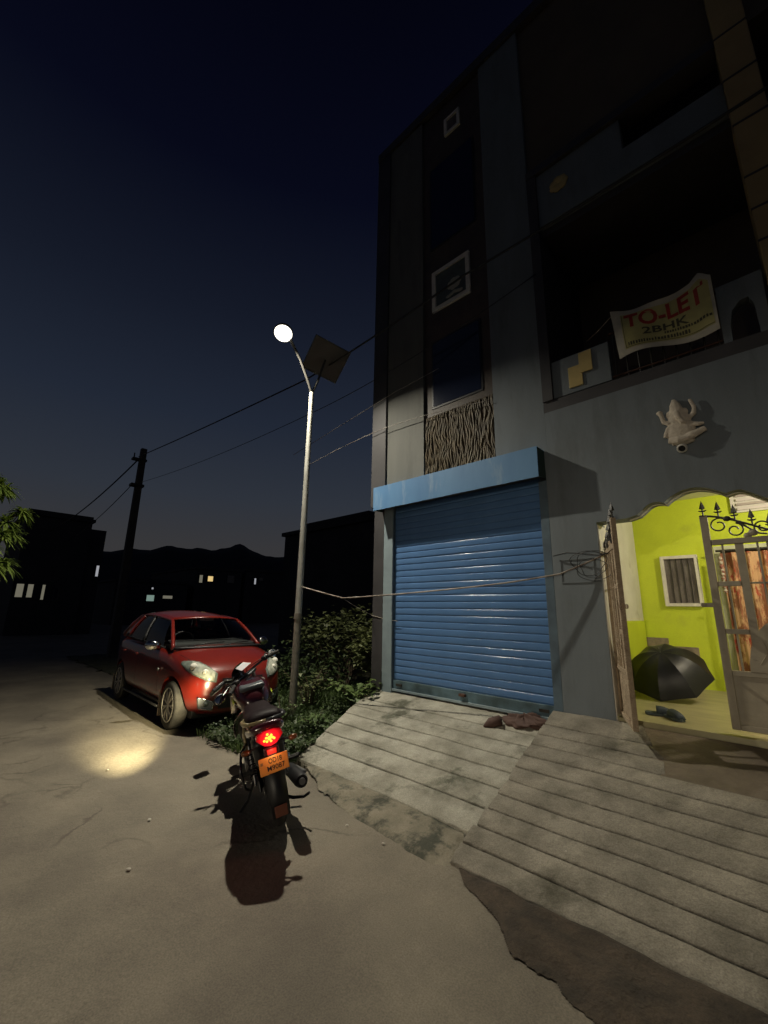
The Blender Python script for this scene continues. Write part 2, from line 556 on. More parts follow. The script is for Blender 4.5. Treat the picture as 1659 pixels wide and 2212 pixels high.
# cracks in the road concrete
m = MATS['road_concrete']
n, L = m.node_tree.nodes, m.node_tree.links
b = n['Principled BSDF']
tcn = n.new('ShaderNodeTexCoord')
dn = n.new('ShaderNodeTexNoise')
dn.inputs['Scale'].default_value = 1.6
dn.inputs['Detail'].default_value = 6
L.new(tcn.outputs['Object'], dn.inputs['Vector'])
va = n.new('ShaderNodeVectorMath')
va.operation = 'MULTIPLY_ADD'
va.inputs[1].default_value = (0.9, 0.9, 0.9)
L.new(dn.outputs['Color'], va.inputs[0])
L.new(tcn.outputs['Object'], va.inputs[2])
vo = n.new('ShaderNodeTexVoronoi')
vo.feature = 'DISTANCE_TO_EDGE'
vo.inputs['Scale'].default_value = 0.42
L.new(va.outputs[0], vo.inputs['Vector'])
mr = n.new('ShaderNodeMapRange')
mr.inputs[1].default_value, mr.inputs[2].default_value = 0.0, 0.011
mr.inputs[3].default_value, mr.inputs[4].default_value = 1.0, 0.0
L.new(vo.outputs['Distance'], mr.inputs[0])
mk = n.new('ShaderNodeTexNoise')
mk.inputs['Scale'].default_value = 0.9
L.new(tcn.outputs['Object'], mk.inputs['Vector'])
mm = n.new('ShaderNodeMapRange')
mm.inputs[1].default_value, mm.inputs[2].default_value = 0.50, 0.60
L.new(mk.outputs['Fac'], mm.inputs[0])
mu = n.new('ShaderNodeMath')
mu.operation = 'MULTIPLY'
L.new(mr.outputs[0], mu.inputs[0])
L.new(mm.outputs[0], mu.inputs[1])
mu2 = n.new('ShaderNodeMath')
mu2.operation = 'MULTIPLY'
mu2.inputs[1].default_value = 0.65
L.new(mu.outputs[0], mu2.inputs[0])
mx = n.new('ShaderNodeMix')
mx.data_type = 'RGBA'
src = b.inputs['Base Color'].links[0].from_socket
L.new(src, mx.inputs[6])
mx.inputs[7].default_value = (0.055, 0.042, 0.03, 1)
L.new(mu2.outputs[0], mx.inputs[0])
L.new(mx.outputs[2], b.inputs['Base Color'])

def sheet(name, poly, m, z0, amp, step=0.06, kind='structure', edge=0.05, dome=0.0, taper=0.03):
    """an irregular sheet of soil or concrete clipped to a polygon, with small relief"""
    from mathutils.geometry import intersect_point_line
    xs = [p[0] for p in poly]
    ys = [p[1] for p in poly]
    def inside(x, y):
        c = False
        for i in range(len(poly)):
            x1, y1 = poly[i][:2]
            x2, y2 = poly[i - 1][:2]
            if (y1 > y) != (y2 > y) and x < (x2 - x1) * (y - y1) / (y2 - y1) + x1:
                c = not c
        return c
    def dist(x, y):
        p = Vector((x, y, 0))
        d = 9
        for i in range(len(poly)):
            a = Vector((*poly[i][:2], 0))
            c = Vector((*poly[i - 1][:2], 0))
            t = max(0, min(1, (p - a).dot(c - a) / max(1e-9, (c - a).length_squared)))
            d = min(d, (a + (c - a) * t - p).length)
        return d
    nx, ny = int((max(xs) - min(xs)) / step) + 2, int((max(ys) - min(ys)) / step) + 2
    idx, v, f = {}, [], []
    for i in range(nx):
        for j in range(ny):
            x, y = min(xs) + i * step, min(ys) + j * step
            wx, wy = x + edge * (nz(x, y, 5, 4) + .4 * nz(x, y, 5, 13)), y + edge * (nz(x, y, 9, 4) + .4 * nz(x, y, 9, 13))
            if inside(wx, wy):
                d = dist(wx, wy)
                k = min(1, d / 0.10)
                z = (z0(x, y) if callable(z0) else z0) + amp * nz(x, y, 1, 6) * k + dome * k - taper * (1 - k)
                idx[i, j] = len(v)
                v.append((x, y, z))
    for (i, j) in list(idx):
        if (i + 1, j) in idx and (i, j + 1) in idx and (i + 1, j + 1) in idx:
            f.append((idx[i, j], idx[i + 1, j], idx[i + 1, j + 1], idx[i, j + 1]))
    return raw(name, v, f, m, kind=kind, smooth=True)

SOILP = [(-1.74, 2.50), (-1.62, 2.36), (-1.49, 2.30), (-1.365, 2.255), (-1.30, 2.22), (-1.235, 2.14), (-1.16, 2.075), (-0.975, 2.075), (-0.94, 2.04), (-0.85, 2.01), (-0.6, 1.95), (-0.2, 1.88), (0.6, 1.8), (2.5, 1.75), (2.5, 2.56), (-0.4, 2.56)]
# the dark earth gutter between road and ramp, lower right
sheet('soil_gutter', SOILP,
      'soil', 0.022, 0.02, 0.008, edge=0.03)
# grassy verge under the car, round the street light and along the building's end
verge = [(-16, 2.9), (-9.0, 3.0), (-7.0, 2.75), (-5.5, 2.52), (-4.9, 2.42), (-4.3, 2.55), (-3.80, 2.76), (-3.98, 3.3), (-4.3, 4.2), (-4.5, 9), (-16, 9)]
sheet('verge_ground', verge, 'verge_soil', 0.008, 0.05, 0.1, edge=0.12, dome=0.01)
# mossy slump of concrete at the foot of the shop ramp
sheet('ramp_skirt', [(-3.84, 2.80), (-3.35, 2.62), (-2.95, 2.50), (-2.5, 2.42), (-2.12, 2.36), (-1.80, 2.33), (-1.74, 2.52), (-1.85, 2.78), (-2.6, 2.86), (-3.6, 2.90)],
      'moss_concrete', lambda x, y: max(0.0, 0.062 * min(1, (y - 2.38 + 0.1 * (x + 2.3) * 0.4) / 0.40)), 0.012, 0.016, edge=0.05)

# ------------------------------------------------------------------ ramps of grooved concrete strips
def strip_mesh(xa0, xa1, xb0, xb1, y0, y1, zf, seed, gap=0.0085, th=0.06):
    """one strip: lower edge y0 from xa0..xa1, upper edge y1 from xb0..xb1, chipped edges"""
    mb = MB()
    nx = 30
    rows = []
    for (y, xl, xr, dz) in ((y0 + gap, xa0, xa1, -0.006), (y0 + gap + 0.006, xa0, xa1, 0), ((y0 + y1) / 2, (xa0 + xb0) / 2, (xa1 + xb1) / 2, 0.003), (y1 - gap - 0.006, xb0, xb1, 0), (y1 - gap, xb0, xb1, -0.006)):
        row = []
        for i in range(nx + 1):
            t = i / nx
            x = xl + (xr - xl) * t
            yb = y0 if y < (y0 + y1) / 2 else y1
            yy = y + 0.012 * nz(x * 1.7, yb * 9, 3.3) + 0.005 * nz(x * 9, yb * 5, 1.7) + 0.002 * nz(x * 23, y, seed)
            row.append(Vector((x, yy, zf(yy) + dz + 0.004 * nz(x * 1.5, yy * 2, seed * 0.37))))
        rows.append(row)
    vs = [p for r in rows for p in r]
    k = nx + 1
    fs = [(j * k + i, j * k + i + 1, (j + 1) * k + i + 1, (j + 1) * k + i) for j in range(4) for i in range(nx)]
    o = len(vs)
    bord = [i for i in range(k)] + [j * k + nx for j in range(1, 5)] + [4 * k + i for i in range(nx - 1, -1, -1)] + [j * k for j in range(3, 0, -1)]
    vs += [vs[i] - Vector((0, 0, th)) for i in bord]
    nb = len(bord)
    fs += [(bord[i], o + i, o + (i + 1) % nb, bord[(i + 1) % nb]) for i in range(nb)]
    mb.add(vs, fs)
    return mb

zl = lambda y: 0.055 + 0.231 * (y - 2.75)
zr = lambda y: 0.012 + 0.291 * (y - 2.46)
def ramp_base(name, poly, zf, m):
    mb = MB()
    k = len(poly)
    vs = [Vector((x, y, zf(y) - 0.026)) for x, y in poly] + [Vector((x, y, -0.05)) for x, y in poly]
    mb.add(vs, [tuple(range(k))] + [(i, i + k, (i + 1) % k + k, (i + 1) % k) for i in range(k)])
    return mb.build(name, m, kind='structure')

LX = [(2.76, -3.80), (3.4, -4.05), (4.0, -4.27), (4.47, -4.36)]
def lx(y):
    return float(np.interp(y, [p[0] for p in LX], [p[1] for p in LX]))
def bx_(y):
    return -1.76 - 0.055 * (y - 2.46)
ys = [2.76, 3.02, 3.27, 3.49, 3.71, 3.92, 4.12, 4.47]
rl = ramp_base('shop_ramp', [(-1.78, 2.77), (-1.86, 4.46), (-4.35, 4.46), (-4.26, 4.0), (-4.04, 3.4), (-3.80, 2.77)], zl, 'groove_dark')
for i in range(len(ys) - 1):
    o = strip_mesh(lx(ys[i]) - 0.03 * random.random(), bx_(ys[i]), lx(ys[i + 1]), bx_(ys[i + 1]), ys[i], ys[i + 1], zl, i * 3.1).build('concrete_strip', 'ramp_concrete', rl, smooth=40)
yr = [2.46 + 0.166 * k for k in range(12)]
yr[-1] = 4.40
rr = ramp_base('gate_ramp', [(3.2, 2.48), (3.2, 3.9), (-0.84, 3.9), (-1.09, 4.28), (-1.09, 4.42), (-1.86, 4.42), (-1.765, 2.48)], lambda y: zr(y) + 0.0, 'groove_dark')
for i in range(11):
    y0, y1 = yr[i], yr[i + 1]
    def xe(y):
        return 3.2 if y < 3.90 else (-0.84 - 0.66 * (y - 3.90) if y < 4.3 else -1.10)
    if y1 < 3.93:
        x0e = x1e = 3.2
    else:
        x0e, x1e = xe(max(y0, 3.91)), xe(y1)
    zf = (lambda y: zr(y))
    strip_mesh(bx_(y0) + 0.012 * random.uniform(-1, 1), x0e, bx_(y1) + 0.012 * random.uniform(-1, 1), x1e, y0, y1, zf, 40 + i * 2.3, gap=0.0055 + 0.0035 * random.random(), th=0.10).build('concrete_strip', 'ramp_concrete_old', rr, smooth=40)
# flat apron in front of the gate
sheet('gate_apron', [(-1.18, 4.28), (-0.93, 3.88), (-0.87, 3.74), (3.2, 3.74), (3.2, 4.42), (-1.18, 4.42)], 'apron_concrete', lambda x, y: 0.40 + 0.26 * (y - 3.8), 0.008, 0.035, edge=0.0, taper=0.0)

# ================================================================== BUILDING
Y0 = 4.40
bld = thing('house', 'dark grey three storey house with a lime green porch, balconies and a stone strip', 'house', (-1.8, Y0, 0))
def bpart(name, m, boxes, **k):
    mb = MB()
    for q in boxes:
        mb.box(*q)
    return mb.build(name, m, bld, **k)
# shop zone round the shutter
bpart('corner_column', 'dark_paint', [(-4.44, -4.235, 4.40, 4.75, 0.2, 3.02)], bevel=0.006)
bpart('jamb', 'jamb_blue_grey', [(-4.23, -4.052, 4.395, 4.62, 0.2, 3.0)], bevel=0.008)
bpart('lintel', 'grey_paint', [(-4.05, -1.775, 4.46, 4.7, 2.62, 3.02)])
bpart('pillar_face', 'white_paint', [(-1.311, -1.302, 4.41, 4.66, 0.45, 2.36)])
bpart('gate_pillar', 'grey_paint', [(-1.77, -1.313, 4.601, 4.66, 0.3, 2.384)])
# a rectangle left in the plaster of the pillar, an old meter box
mb = MB()
for q in ((-1.70, -1.37, 4.392, 4.401, 2.03, 2.042), (-1.70, -1.37, 4.392, 4.401, 1.80, 1.812), (-1.70, -1.688, 4.392, 4.401, 1.813, 2.029), (-1.382, -1.37, 4.392, 4.401, 1.813, 2.029)):
    mb.box(*q)
mb.build('meter_box_frame', 'grey_paint', bld)
# upper front
bpart('corner_pilaster', 'dark_paint', [(-4.50, -4.20, 4.37, 4.9, 3.021, 9.9)], bevel=0.008)
bpart('front_wall', 'pale_grey_paint', [(-4.199, -3.48, 4.40, 4.72, 3.021, 9.75)])
bpart('front_wall', 'grey_paint', [(-2.37, -1.745, 4.40, 4.72, 3.021, 9.75)])
# the recessed brown stone strip with a wavy carved panel at its foot
bpart('stone_strip', 'brown_stone', [(-3.479, -2.371, 4.44, 4.72, 4.20, 9.75)])
mb = MB()
for k in range(46):
    x = -3.47 + 1.09 * (k + 0.5) / 46 + random.uniform(-.006, .006)
    z = 3.02
    while z < 4.19:
        ln = random.uniform(0.14, 0.34)
        z1 = min(4.195, z + ln)
        ph = random.uniform(0, 6)
        pts = [(x + 0.012 * math.sin(zz * 12 + ph) + 0.05 * nz(x * 3.5, zz * 5), 4.425 + random.uniform(-.004, .004), zz) for zz in np.linspace(z, z1, 5)]
        mb.tube(pts, [0.004, 0.013, 0.016, 0.012, 0.003], n=5)
        z = z1 - 0.02 if z1 < 4.19 else 9
carv = mb.build('carved_relief', mat('carved', (0.12, 0.085, 0.038), 0.65, (0.055, 0.04, 0.018), 7, 4), bld, smooth=60)
carv['kind'] = 'stuff'
bpart('stone_strip', mat('carved_back', (0.05, 0.032, 0.018), 0.8), [(-3.479, -2.371, 4.435, 4.72, 3.021, 4.199)])
def window(x0, x1, z0, z1, y, frame_m, pane_m, fw=0.05, bars=0, name='window', ft=0.03):
    f = MB()
    f.box(x0, x1, y - ft, y + 0.02, z0, z0 + fw)
    f.box(x0, x1, y - ft, y + 0.02, z1 - fw, z1)
    f.box(x0, x0 + fw, y - ft, y + 0.02, z0 + fw, z1 - fw)
    f.box(x1 - fw, x1, y - ft, y + 0.02, z0 + fw, z1 - fw)
    w = f.build(name, frame_m, bld, bevel=0.004)
    p = MB().box(x0 + fw, x1 - fw, y - 0.008, y + 0.004, z0 + fw, z1 - fw).build('pane', pane_m, w)
    for k in range(bars):
        xx = x0 + fw + (x1 - x0 - 2 * fw) * (k + 1) / (bars + 1)
        MB().tube([(xx, y - 0.018, z0 + fw), (xx, y - 0.018, z1 - fw)], 0.006, 5).build('bar', 'black_iron', w)
    return w
window(-3.35, -2.52, 4.30, 5.38, 4.435, 'black_plastic', 'blue_dark_glass', 0.03, ft=0.004)
window(-3.35, -2.52, 7.0, 8.6, 4.435, 'black_plastic', 'blue_dark_glass', 0.03, ft=0.004)
window(-3.03, -2.74, 9.03, 9.38, 4.435, 'frame_white', 'window_dark', 0.05)
# cream-framed picture tile with a pale flower
pc = window(-3.31, -2.65, 5.86, 6.56, 4.435, 'frame_white', 'picture_field', 0.065, name='picture_tile')
mb = MB()
for k in range(7):
    a = 2 * math.pi * k / 7
    mb.ball((-2.92 + 0.07 * math.cos(a), 4.424, 6.17 + 0.06 * math.sin(a)), (0.055, 0.006, 0.045), 8)
for k in range(5):
    mb.ball((-2.92 + 0.05 * (k - 2), 4.424, 6.03 - 0.015 * abs(k - 2)), (0.05, 0.006, 0.028), 8)
mb.build('flower', 'picture_flower', pc, smooth=80)
# porch front: scalloped arch cut out of the wall below the balcony
arch = [(-1.04, 2.387), (-0.954, 2.409), (-0.905, 2.448), (-0.871, 2.479), (-0.84, 2.497), (-0.806, 2.506), (-0.765, 2.503), (-0.729, 2.49),
        (-0.70, 2.517), (-0.665, 2.54), (-0.62, 2.562), (-0.58, 2.578), (-0.535, 2.586), (-0.488, 2.587), (-0.45, 2.58), (-0.412, 2.569), (-0.37, 2.55), (-0.333, 2.529), (-0.286, 2.497),
        (-0.262, 2.505), (-0.241, 2.511), (-0.21, 2.514), (-0.18, 2.509), (-0.13, 2.477), (-0.043, 2.415), (0.02, 2.387), (0.42, 2.385), (0.42, 0.4), (0.9, 0.4), (2.6, 0.4), (2.6, 3.70), (-1.744, 3.70), (-1.744, 3.0205), (-1.776, 3.0205), (-1.776, 0.3), (-1.312, 0.3), (-1.312, 2.385)]
MB().prism(arch, Y0, Y0 + 0.20, 'y').build('arch_wall', 'grey_paint', bld)
# a cream lip along the scallops
lip = [p for p in arch[0:26]]
MB().tube([(x, Y0 + 0.10, z + 0.001) for x, z in lip], 0.012, 6).build('arch_lip', 'white_paint', bld, smooth=60)
# porch room
pf = bpart('porch_floor', 'porch_floor', [(-1.60, 2.6, 4.43, 7.0, 0.2, 0.60)])
bpart('porch_wall', 'lime_paint', [(-1.70, 2.7, 6.88, 7.1, 0.2, 3.2)])
bpart('porch_wall', 'white_paint', [(-1.72, -1.565, 4.605, 6.88, 0.2, 3.2)])
bpart('porch_wall', 'lime_paint', [(-1.566, -1.553, 4.66, 6.87, 0.6, 1.42)])
bpart('porch_wall', 'white_paint', [(2.6, 2.75, 4.605, 6.88, 0.2, 3.2)])
bpart('porch_ceiling', 'white_paint', [(-1.6, 2.6, 4.605, 6.88, 3.05, 3.2)])
bpart('pillar_back', 'white_paint', [(-1.565, -1.32, 4.645, 4.655, 0.6, 2.4)])
bpart('bare_plaster', 'bare_brick', [(-1.55, -1.30, 6.855, 6.88, 0.6, 1.20)])
bpart('bare_plaster', 'bare_brick', [(-1.299, -0.98, 6.86, 6.88, 0.6, 1.10)])
window(-1.27, -0.85, 1.615, 2.285, 6.875, 'frame_white', 'window_dark', 0.04, bars=4, ft=0.05)
# louvred ventilator high on the porch wall
lv = bpart('ventilator', 'frame_white', [(-0.42, 0.6, 6.84, 6.88, 2.78, 3.04)])
for k in range(4):
    MB().box(-0.36, 0.58, 6.815, 6.838, 2.805 + k * 0.058, 2.835 + k * 0.058).build('louvre', mat('louvre%d' % k, (0.42, 0.36, 0.33) if k % 2 else (0.66, 0.60, 0.58), 0.6), lv)
# doorway behind the curtain
bpart('door_frame', mat('door_cream', (0.60, 0.62, 0.42), 0.6, (0.5, 0.52, 0.34), 8, 5), [(-0.665, -0.605, 6.82, 6.88, 0.6, 2.30), (-0.665, 0.75, 6.82, 6.88, 2.301, 2.37)])
bpart('doorway', 'dark_interior', [(-0.604, 0.70, 6.865, 6.88, 0.6, 2.30)])
# balconies
bpart('balcony_wall', 'dark_interior', [(-1.744, 2.6, 5.7, 5.9, 3.70, 9.75)])
bpart('balcony_floor', 'dark_paint', [(-1.744, 2.6, 4.401, 5.70, 3.701, 3.83)])
bpart('balcony_floor', 'dark_paint', [(-1.744, 2.6, 4.50, 5.70, 6.10, 6.199)])
bpart('balcony_side', 'dark_paint', [(-1.744, -1.63, 4.38, 5.70, 3.83, 6.99)])
bpart('balcony_parapet', 'grey_paint', [(-1.63, -1.03, 4.42, 4.52, 3.85, 4.30)], bevel=0.004)
pa = MB().prism([(-0.12, 3.84), (-0.06, 3.84), (-0.055, 4.0), (-0.03, 4.13), (0.03, 4.2), (0.09, 4.21), (0.12, 4.12), (0.125, 3.84), (0.19, 3.84), (0.205, 4.42), (-0.115, 4.41)], 4.42, 4.52).build('balcony_parapet', 'grey_paint', bld)
sq = MB().box(-1.449, -1.304, 4.405, 4.42, 3.905, 4.15).build('yellow_square', 'yellow_tile', bld, bevel=0.003)
sq2 = MB().box(-1.328, -1.196, 4.400, 4.4145, 4.04, 4.28).build('yellow_square', 'yellow_tile', bld, bevel=0.003)
for k in range(9):
    x = -0.99 + 0.105 * k
    MB().tube([(x, 4.47, 3.83), (x, 4.47, 4.40)], 0.009, 6).build('railing_bar', 'black_iron', bld, smooth=60)
MB().tube([(-1.03, 4.47, 4.40), (-0.11, 4.47, 4.40)], 0.016, 8).build('railing_rail', 'rust', bld, smooth=60)
MB().tube([(-1.03, 4.47, 3.90), (-0.11, 4.47, 3.90)], 0.012, 8).build('railing_rail', 'rust', bld, smooth=60)
bpart('upper_parapet', 'grey_paint', [(-1.63, -0.66, 4.42, 4.54, 6.20, 6.99), (-0.66, 0.22, 4.42, 4.54, 6.20, 6.56)])
mb = MB()
for k in range(7):
    a = 2 * math.pi * k / 7
    mb.ball((-1.36 + 0.06 * math.cos(a), 4.415, 6.665 + 0.06 * math.sin(a)), (0.06, 0.012, 0.06), 8)
mb.build('motif', 'yellow_tile', bld, smooth=80)
bpart('upper_beam', 'dark_paint', [(-1.744, 0.22, 4.37, 4.60, 6.991, 7.10)])
bpart('upper_front', mat('upper_brown', (0.12, 0.095, 0.065), 0.8, (0.09, 0.07, 0.05), 1.2, 5), [(-1.744, 2.6, 4.45, 4.7, 7.101, 9.75)])
bpart('yellow_pilaster', 'yellow_pilaster', [(0.223, 0.47, 4.33, 4.7, 3.701, 9.9)], bevel=0.01)
for z in (4.62, 4.95, 5.3, 5.9, 6.45, 7.0, 7.6, 8.3):
    bpart('pilaster_band', 'dark_paint', [(0.221, 0.472, 4.325, 4.40, z, z + 0.02)])
bpart('roof_parapet', 'dark_paint', [(-4.50, 2.6, 4.36, 4.75, 9.751, 9.93)])
bpart('side_wall', 'grey_paint', [(-4.49, -4.24, 4.76, 10.5, 0.0, 9.9)])
bpart('rear_wall', 'dark_paint', [(-4.2, 2.7, 10.3, 10.5, 0.0, 9.9)])

# idol and lamp holder on the wall
mb = MB()
def gp(px, py, dy=0.0):
    """relief coordinates traced on the wall, in metres: px to the right, py up from the idol's foot"""
    return (-0.513 + px, Y0 - dy, 2.99 + py)
mb.ball(gp(-0.01, 0.13, 0.03), (0.115, 0.06, 0.12), 12)
mb.ball(gp(-0.01, 0.235, 0.03), (0.085, 0.055, 0.085), 12)
mb.ball(gp(-0.02, 0.315, 0.035), (0.058, 0.05, 0.07), 12)
mb.tube([gp(-0.02, 0.34, .03), gp(-0.025, 0.39, .03), gp(-0.03, 0.445, .028)], [0.052, 0.042, 0.014], 8)
mb.tube([gp(-0.02, 0.31, .08), gp(-0.01, 0.25, .10), gp(0.02, 0.20, .095), gp(0.045, 0.19, .085)], [0.024, 0.022, 0.018, 0.012], 8)
mb.ball(gp(-0.075, 0.30, .03), (0.032, 0.02, 0.045), 8).ball(gp(0.04, 0.30, .03), (0.032, 0.02, 0.045), 8)
mb.tube([gp(-0.08, 0.22, .04), gp(-0.125, 0.245, .04), gp(-0.135, 0.30, .04), gp(-0.145, 0.335, .04)], [0.026, 0.022, 0.019, 0.022], 8)
mb.ball(gp(-0.148, 0.345, .04), (0.03, 0.025, 0.022), 8)
mb.tube([gp(0.06, 0.23, .04), gp(0.105, 0.265, .04), gp(0.115, 0.32, .04), gp(0.09, 0.405, .04)], [0.026, 0.022, 0.019, 0.015], 8)
mb.tube([gp(-0.09, 0.18, .04), gp(-0.12, 0.12, .05), gp(-0.13, 0.09, .05)], [0.025, 0.02, 0.016], 8)
mb.tube([gp(0.07, 0.17, .05), gp(0.13, 0.15, .06), gp(0.165, 0.15, .05)], [0.028, 0.02, 0.014], 8)
mb.tube([gp(-0.10, 0.05, .06), gp(-0.03, 0.035, .09), gp(0.05, 0.04, .09)], [0.03, 0.035, 0.022], 8)
mb.tube([gp(-0.02, 0.03, .06), gp(0.07, 0.06, .07), gp(0.17, 0.10, .05)], [0.035, 0.035, 0.025], 8)
mb.ball(gp(0.0, 0.015, .03), (0.085, 0.045, 0.022), 10)
mb.box(-0.60, -0.43, Y0 - 0.03, Y0 + 0.02, 3.0, 3.2)
mb.v = [Vector((p.x, Y0 - 0.002 + (p.y - Y0) * 0.6, p.z)) for p in mb.v]
idol = mb.build('idol', 'plaster_cream', None, remesh=0.0055)
tag(idol, 'cream plaster seated idol with raised arms fixed to the grey wall above the arch', 'idol')
lh = thing('lamp_holder', 'small round white unlit lamp holder on the wall under the idol', 'lamp holder', (-0.53, Y0, 2.965))
M = Matrix.Translation(Vector((-0.53, Y0, 2.965))) @ Matrix.Rotation(R(115), 4, 'X')
MB().lathe([(0.040, 0.0), (0.043, 0.02), (0.04, 0.045), (0.034, 0.06), (0.028, 0.06), (0.028, 0.03)], 16, M).build('shell', 'white_paint', lh, smooth=40)
MB().lathe([(0.0, 0.031), (0.027, 0.031)], 16, M).build('socket', 'black_plastic', lh)

# ------------------------------------------------------------------ rolling shutter with its hood
sh = thing('rolling_shutter', 'blue corrugated rolling shutter under a lighter blue sheet metal hood', 'rolling shutter', (-2.95, Y0, 0.45))
XL, XR, YS = -4.045, -1.872, 4.455
P = 0.0845
PROF = [(0.0, 0.001), (0.006, 0.003), (0.0085, 0.010)] + [(0.0085 + 0.0012 * math.sin(math.pi * t), 0.010 + 0.056 * t) for t in (0.15, 0.35, 0.5, 0.65, 0.85, 1.0)] + [(0.0085 - 0.008 * (1 - math.cos(a)), 0.066 + 0.012 * math.sin(a)) for a in (0.3, 0.6, 0.9, 1.2, 1.5)] + [(0.0, 0.0825)]
PROF2 = PROF[:9] + [(0.0085, 0.0765), (0.0078, 0.0775)] + [(0.006 - 0.0012 * k, 0.0782 + 0.0005 * k) for k in range(3)] + [(0.0, 0.0825)]
while len(PROF2) < len(PROF):
    PROF2.insert(-1, (0.001, 0.081))
def slat_mb(z, PROF=PROF):
    mb = MB()
    def fn(i, j):
        y, zz = PROF[int(round(j * (len(PROF) - 1)))]
        return Vector((XL + (XR - XL) * i, YS - y, z + zz))
    mb.grid(fn, 1, len(PROF) - 1)
    # interlock lip
    mb.box(XL, XR, YS - 0.001, YS + 0.006, z - 0.004, z + 0.006)
    return mb
first = None
zs = 0.605
nsl = 28
second = None
for k in range(nsl):
    z = zs + k * P
    if first is None:
        first = slat_mb(z).build('slat', 'blue_paint', sh, smooth=60)
    else:
        c = lift(first, 'slat')
        if random.random() < 0.55:
            if second is None:
                second = slat_mb(zs, PROF2)
                tmp = second.build('slat', 'blue_paint', sh, smooth=60)
                second = tmp.data
                bpy.data.objects.remove(tmp)
            c.data = second
        c.location = (random.uniform(-.002, .002), random.uniform(-0.0015, 0.0015), k * P)
        c.rotation_euler = (R(random.uniform(-1.4, 1.4)) * 0.0, 0, R(random.uniform(-0.06, 0.06)))
MB().box(XL, XR, YS - 0.030, YS + 0.01, 0.465, 0.600).build('bottom_bar', 'bottom_bar', sh, bevel=0.006)
MB().box(XL, XR, YS - 0.050, YS - 0.031, 0.462, 0.492).build('bottom_lip', 'jamb_blue_grey', sh, bevel=0.004)
MB().box(-1.871, -1.777, 4.400, 4.47, 0.36, 2.92).build('guide', 'guide_blue', sh, bevel=0.005)
MB().box(-4.051, -4.0465, 4.41, 4.47, 0.42, 2.92).build('guide', 'guide_blue', sh)
MB().box(-2.98, -2.90, YS - 0.07, YS - 0.031, 0.545, 0.575).build('handle', 'rust', sh, bevel=0.004)
for x in (-3.93, -1.98):
    MB().box(x - 0.05, x + 0.05, YS - 0.048, YS - 0.0305, 0.53, 0.56).build('lock_hasp', 'black_iron', sh, bevel=0.003)
# hood: folded sheet, slightly dented
def hood_front(i, j):
    x = -4.275 + 2.497 * i
    return Vector((x, 4.205 + 0.002 * nz(x * 1.2, j * 0.3, 1), 2.915 + 0.345 * j + 0.004 * nz(x * 3, 0, 2)))
mb = MB()
mb.grid(hood_front, 24, 3)
mb.build('hood_front', 'hood_paint', sh, solid=0.003)
mb = MB()
mb.box(-4.275, -1.777, 4.212, 4.40, 3.252, 3.258)
mb.build('hood_top', 'hood_paint', sh)
MB().prism([(4.212, 2.925), (4.398, 2.925), (4.398, 3.25), (4.212, 3.25)], -1.785, -1.779, 'x').build('hood_end', 'hood_inner', sh)
MB().prism([(4.212, 2.925), (4.398, 2.925), (4.398, 3.25), (4.212, 3.25)], -4.272, -4.266, 'x').build('hood_end', 'hood_inner', sh)

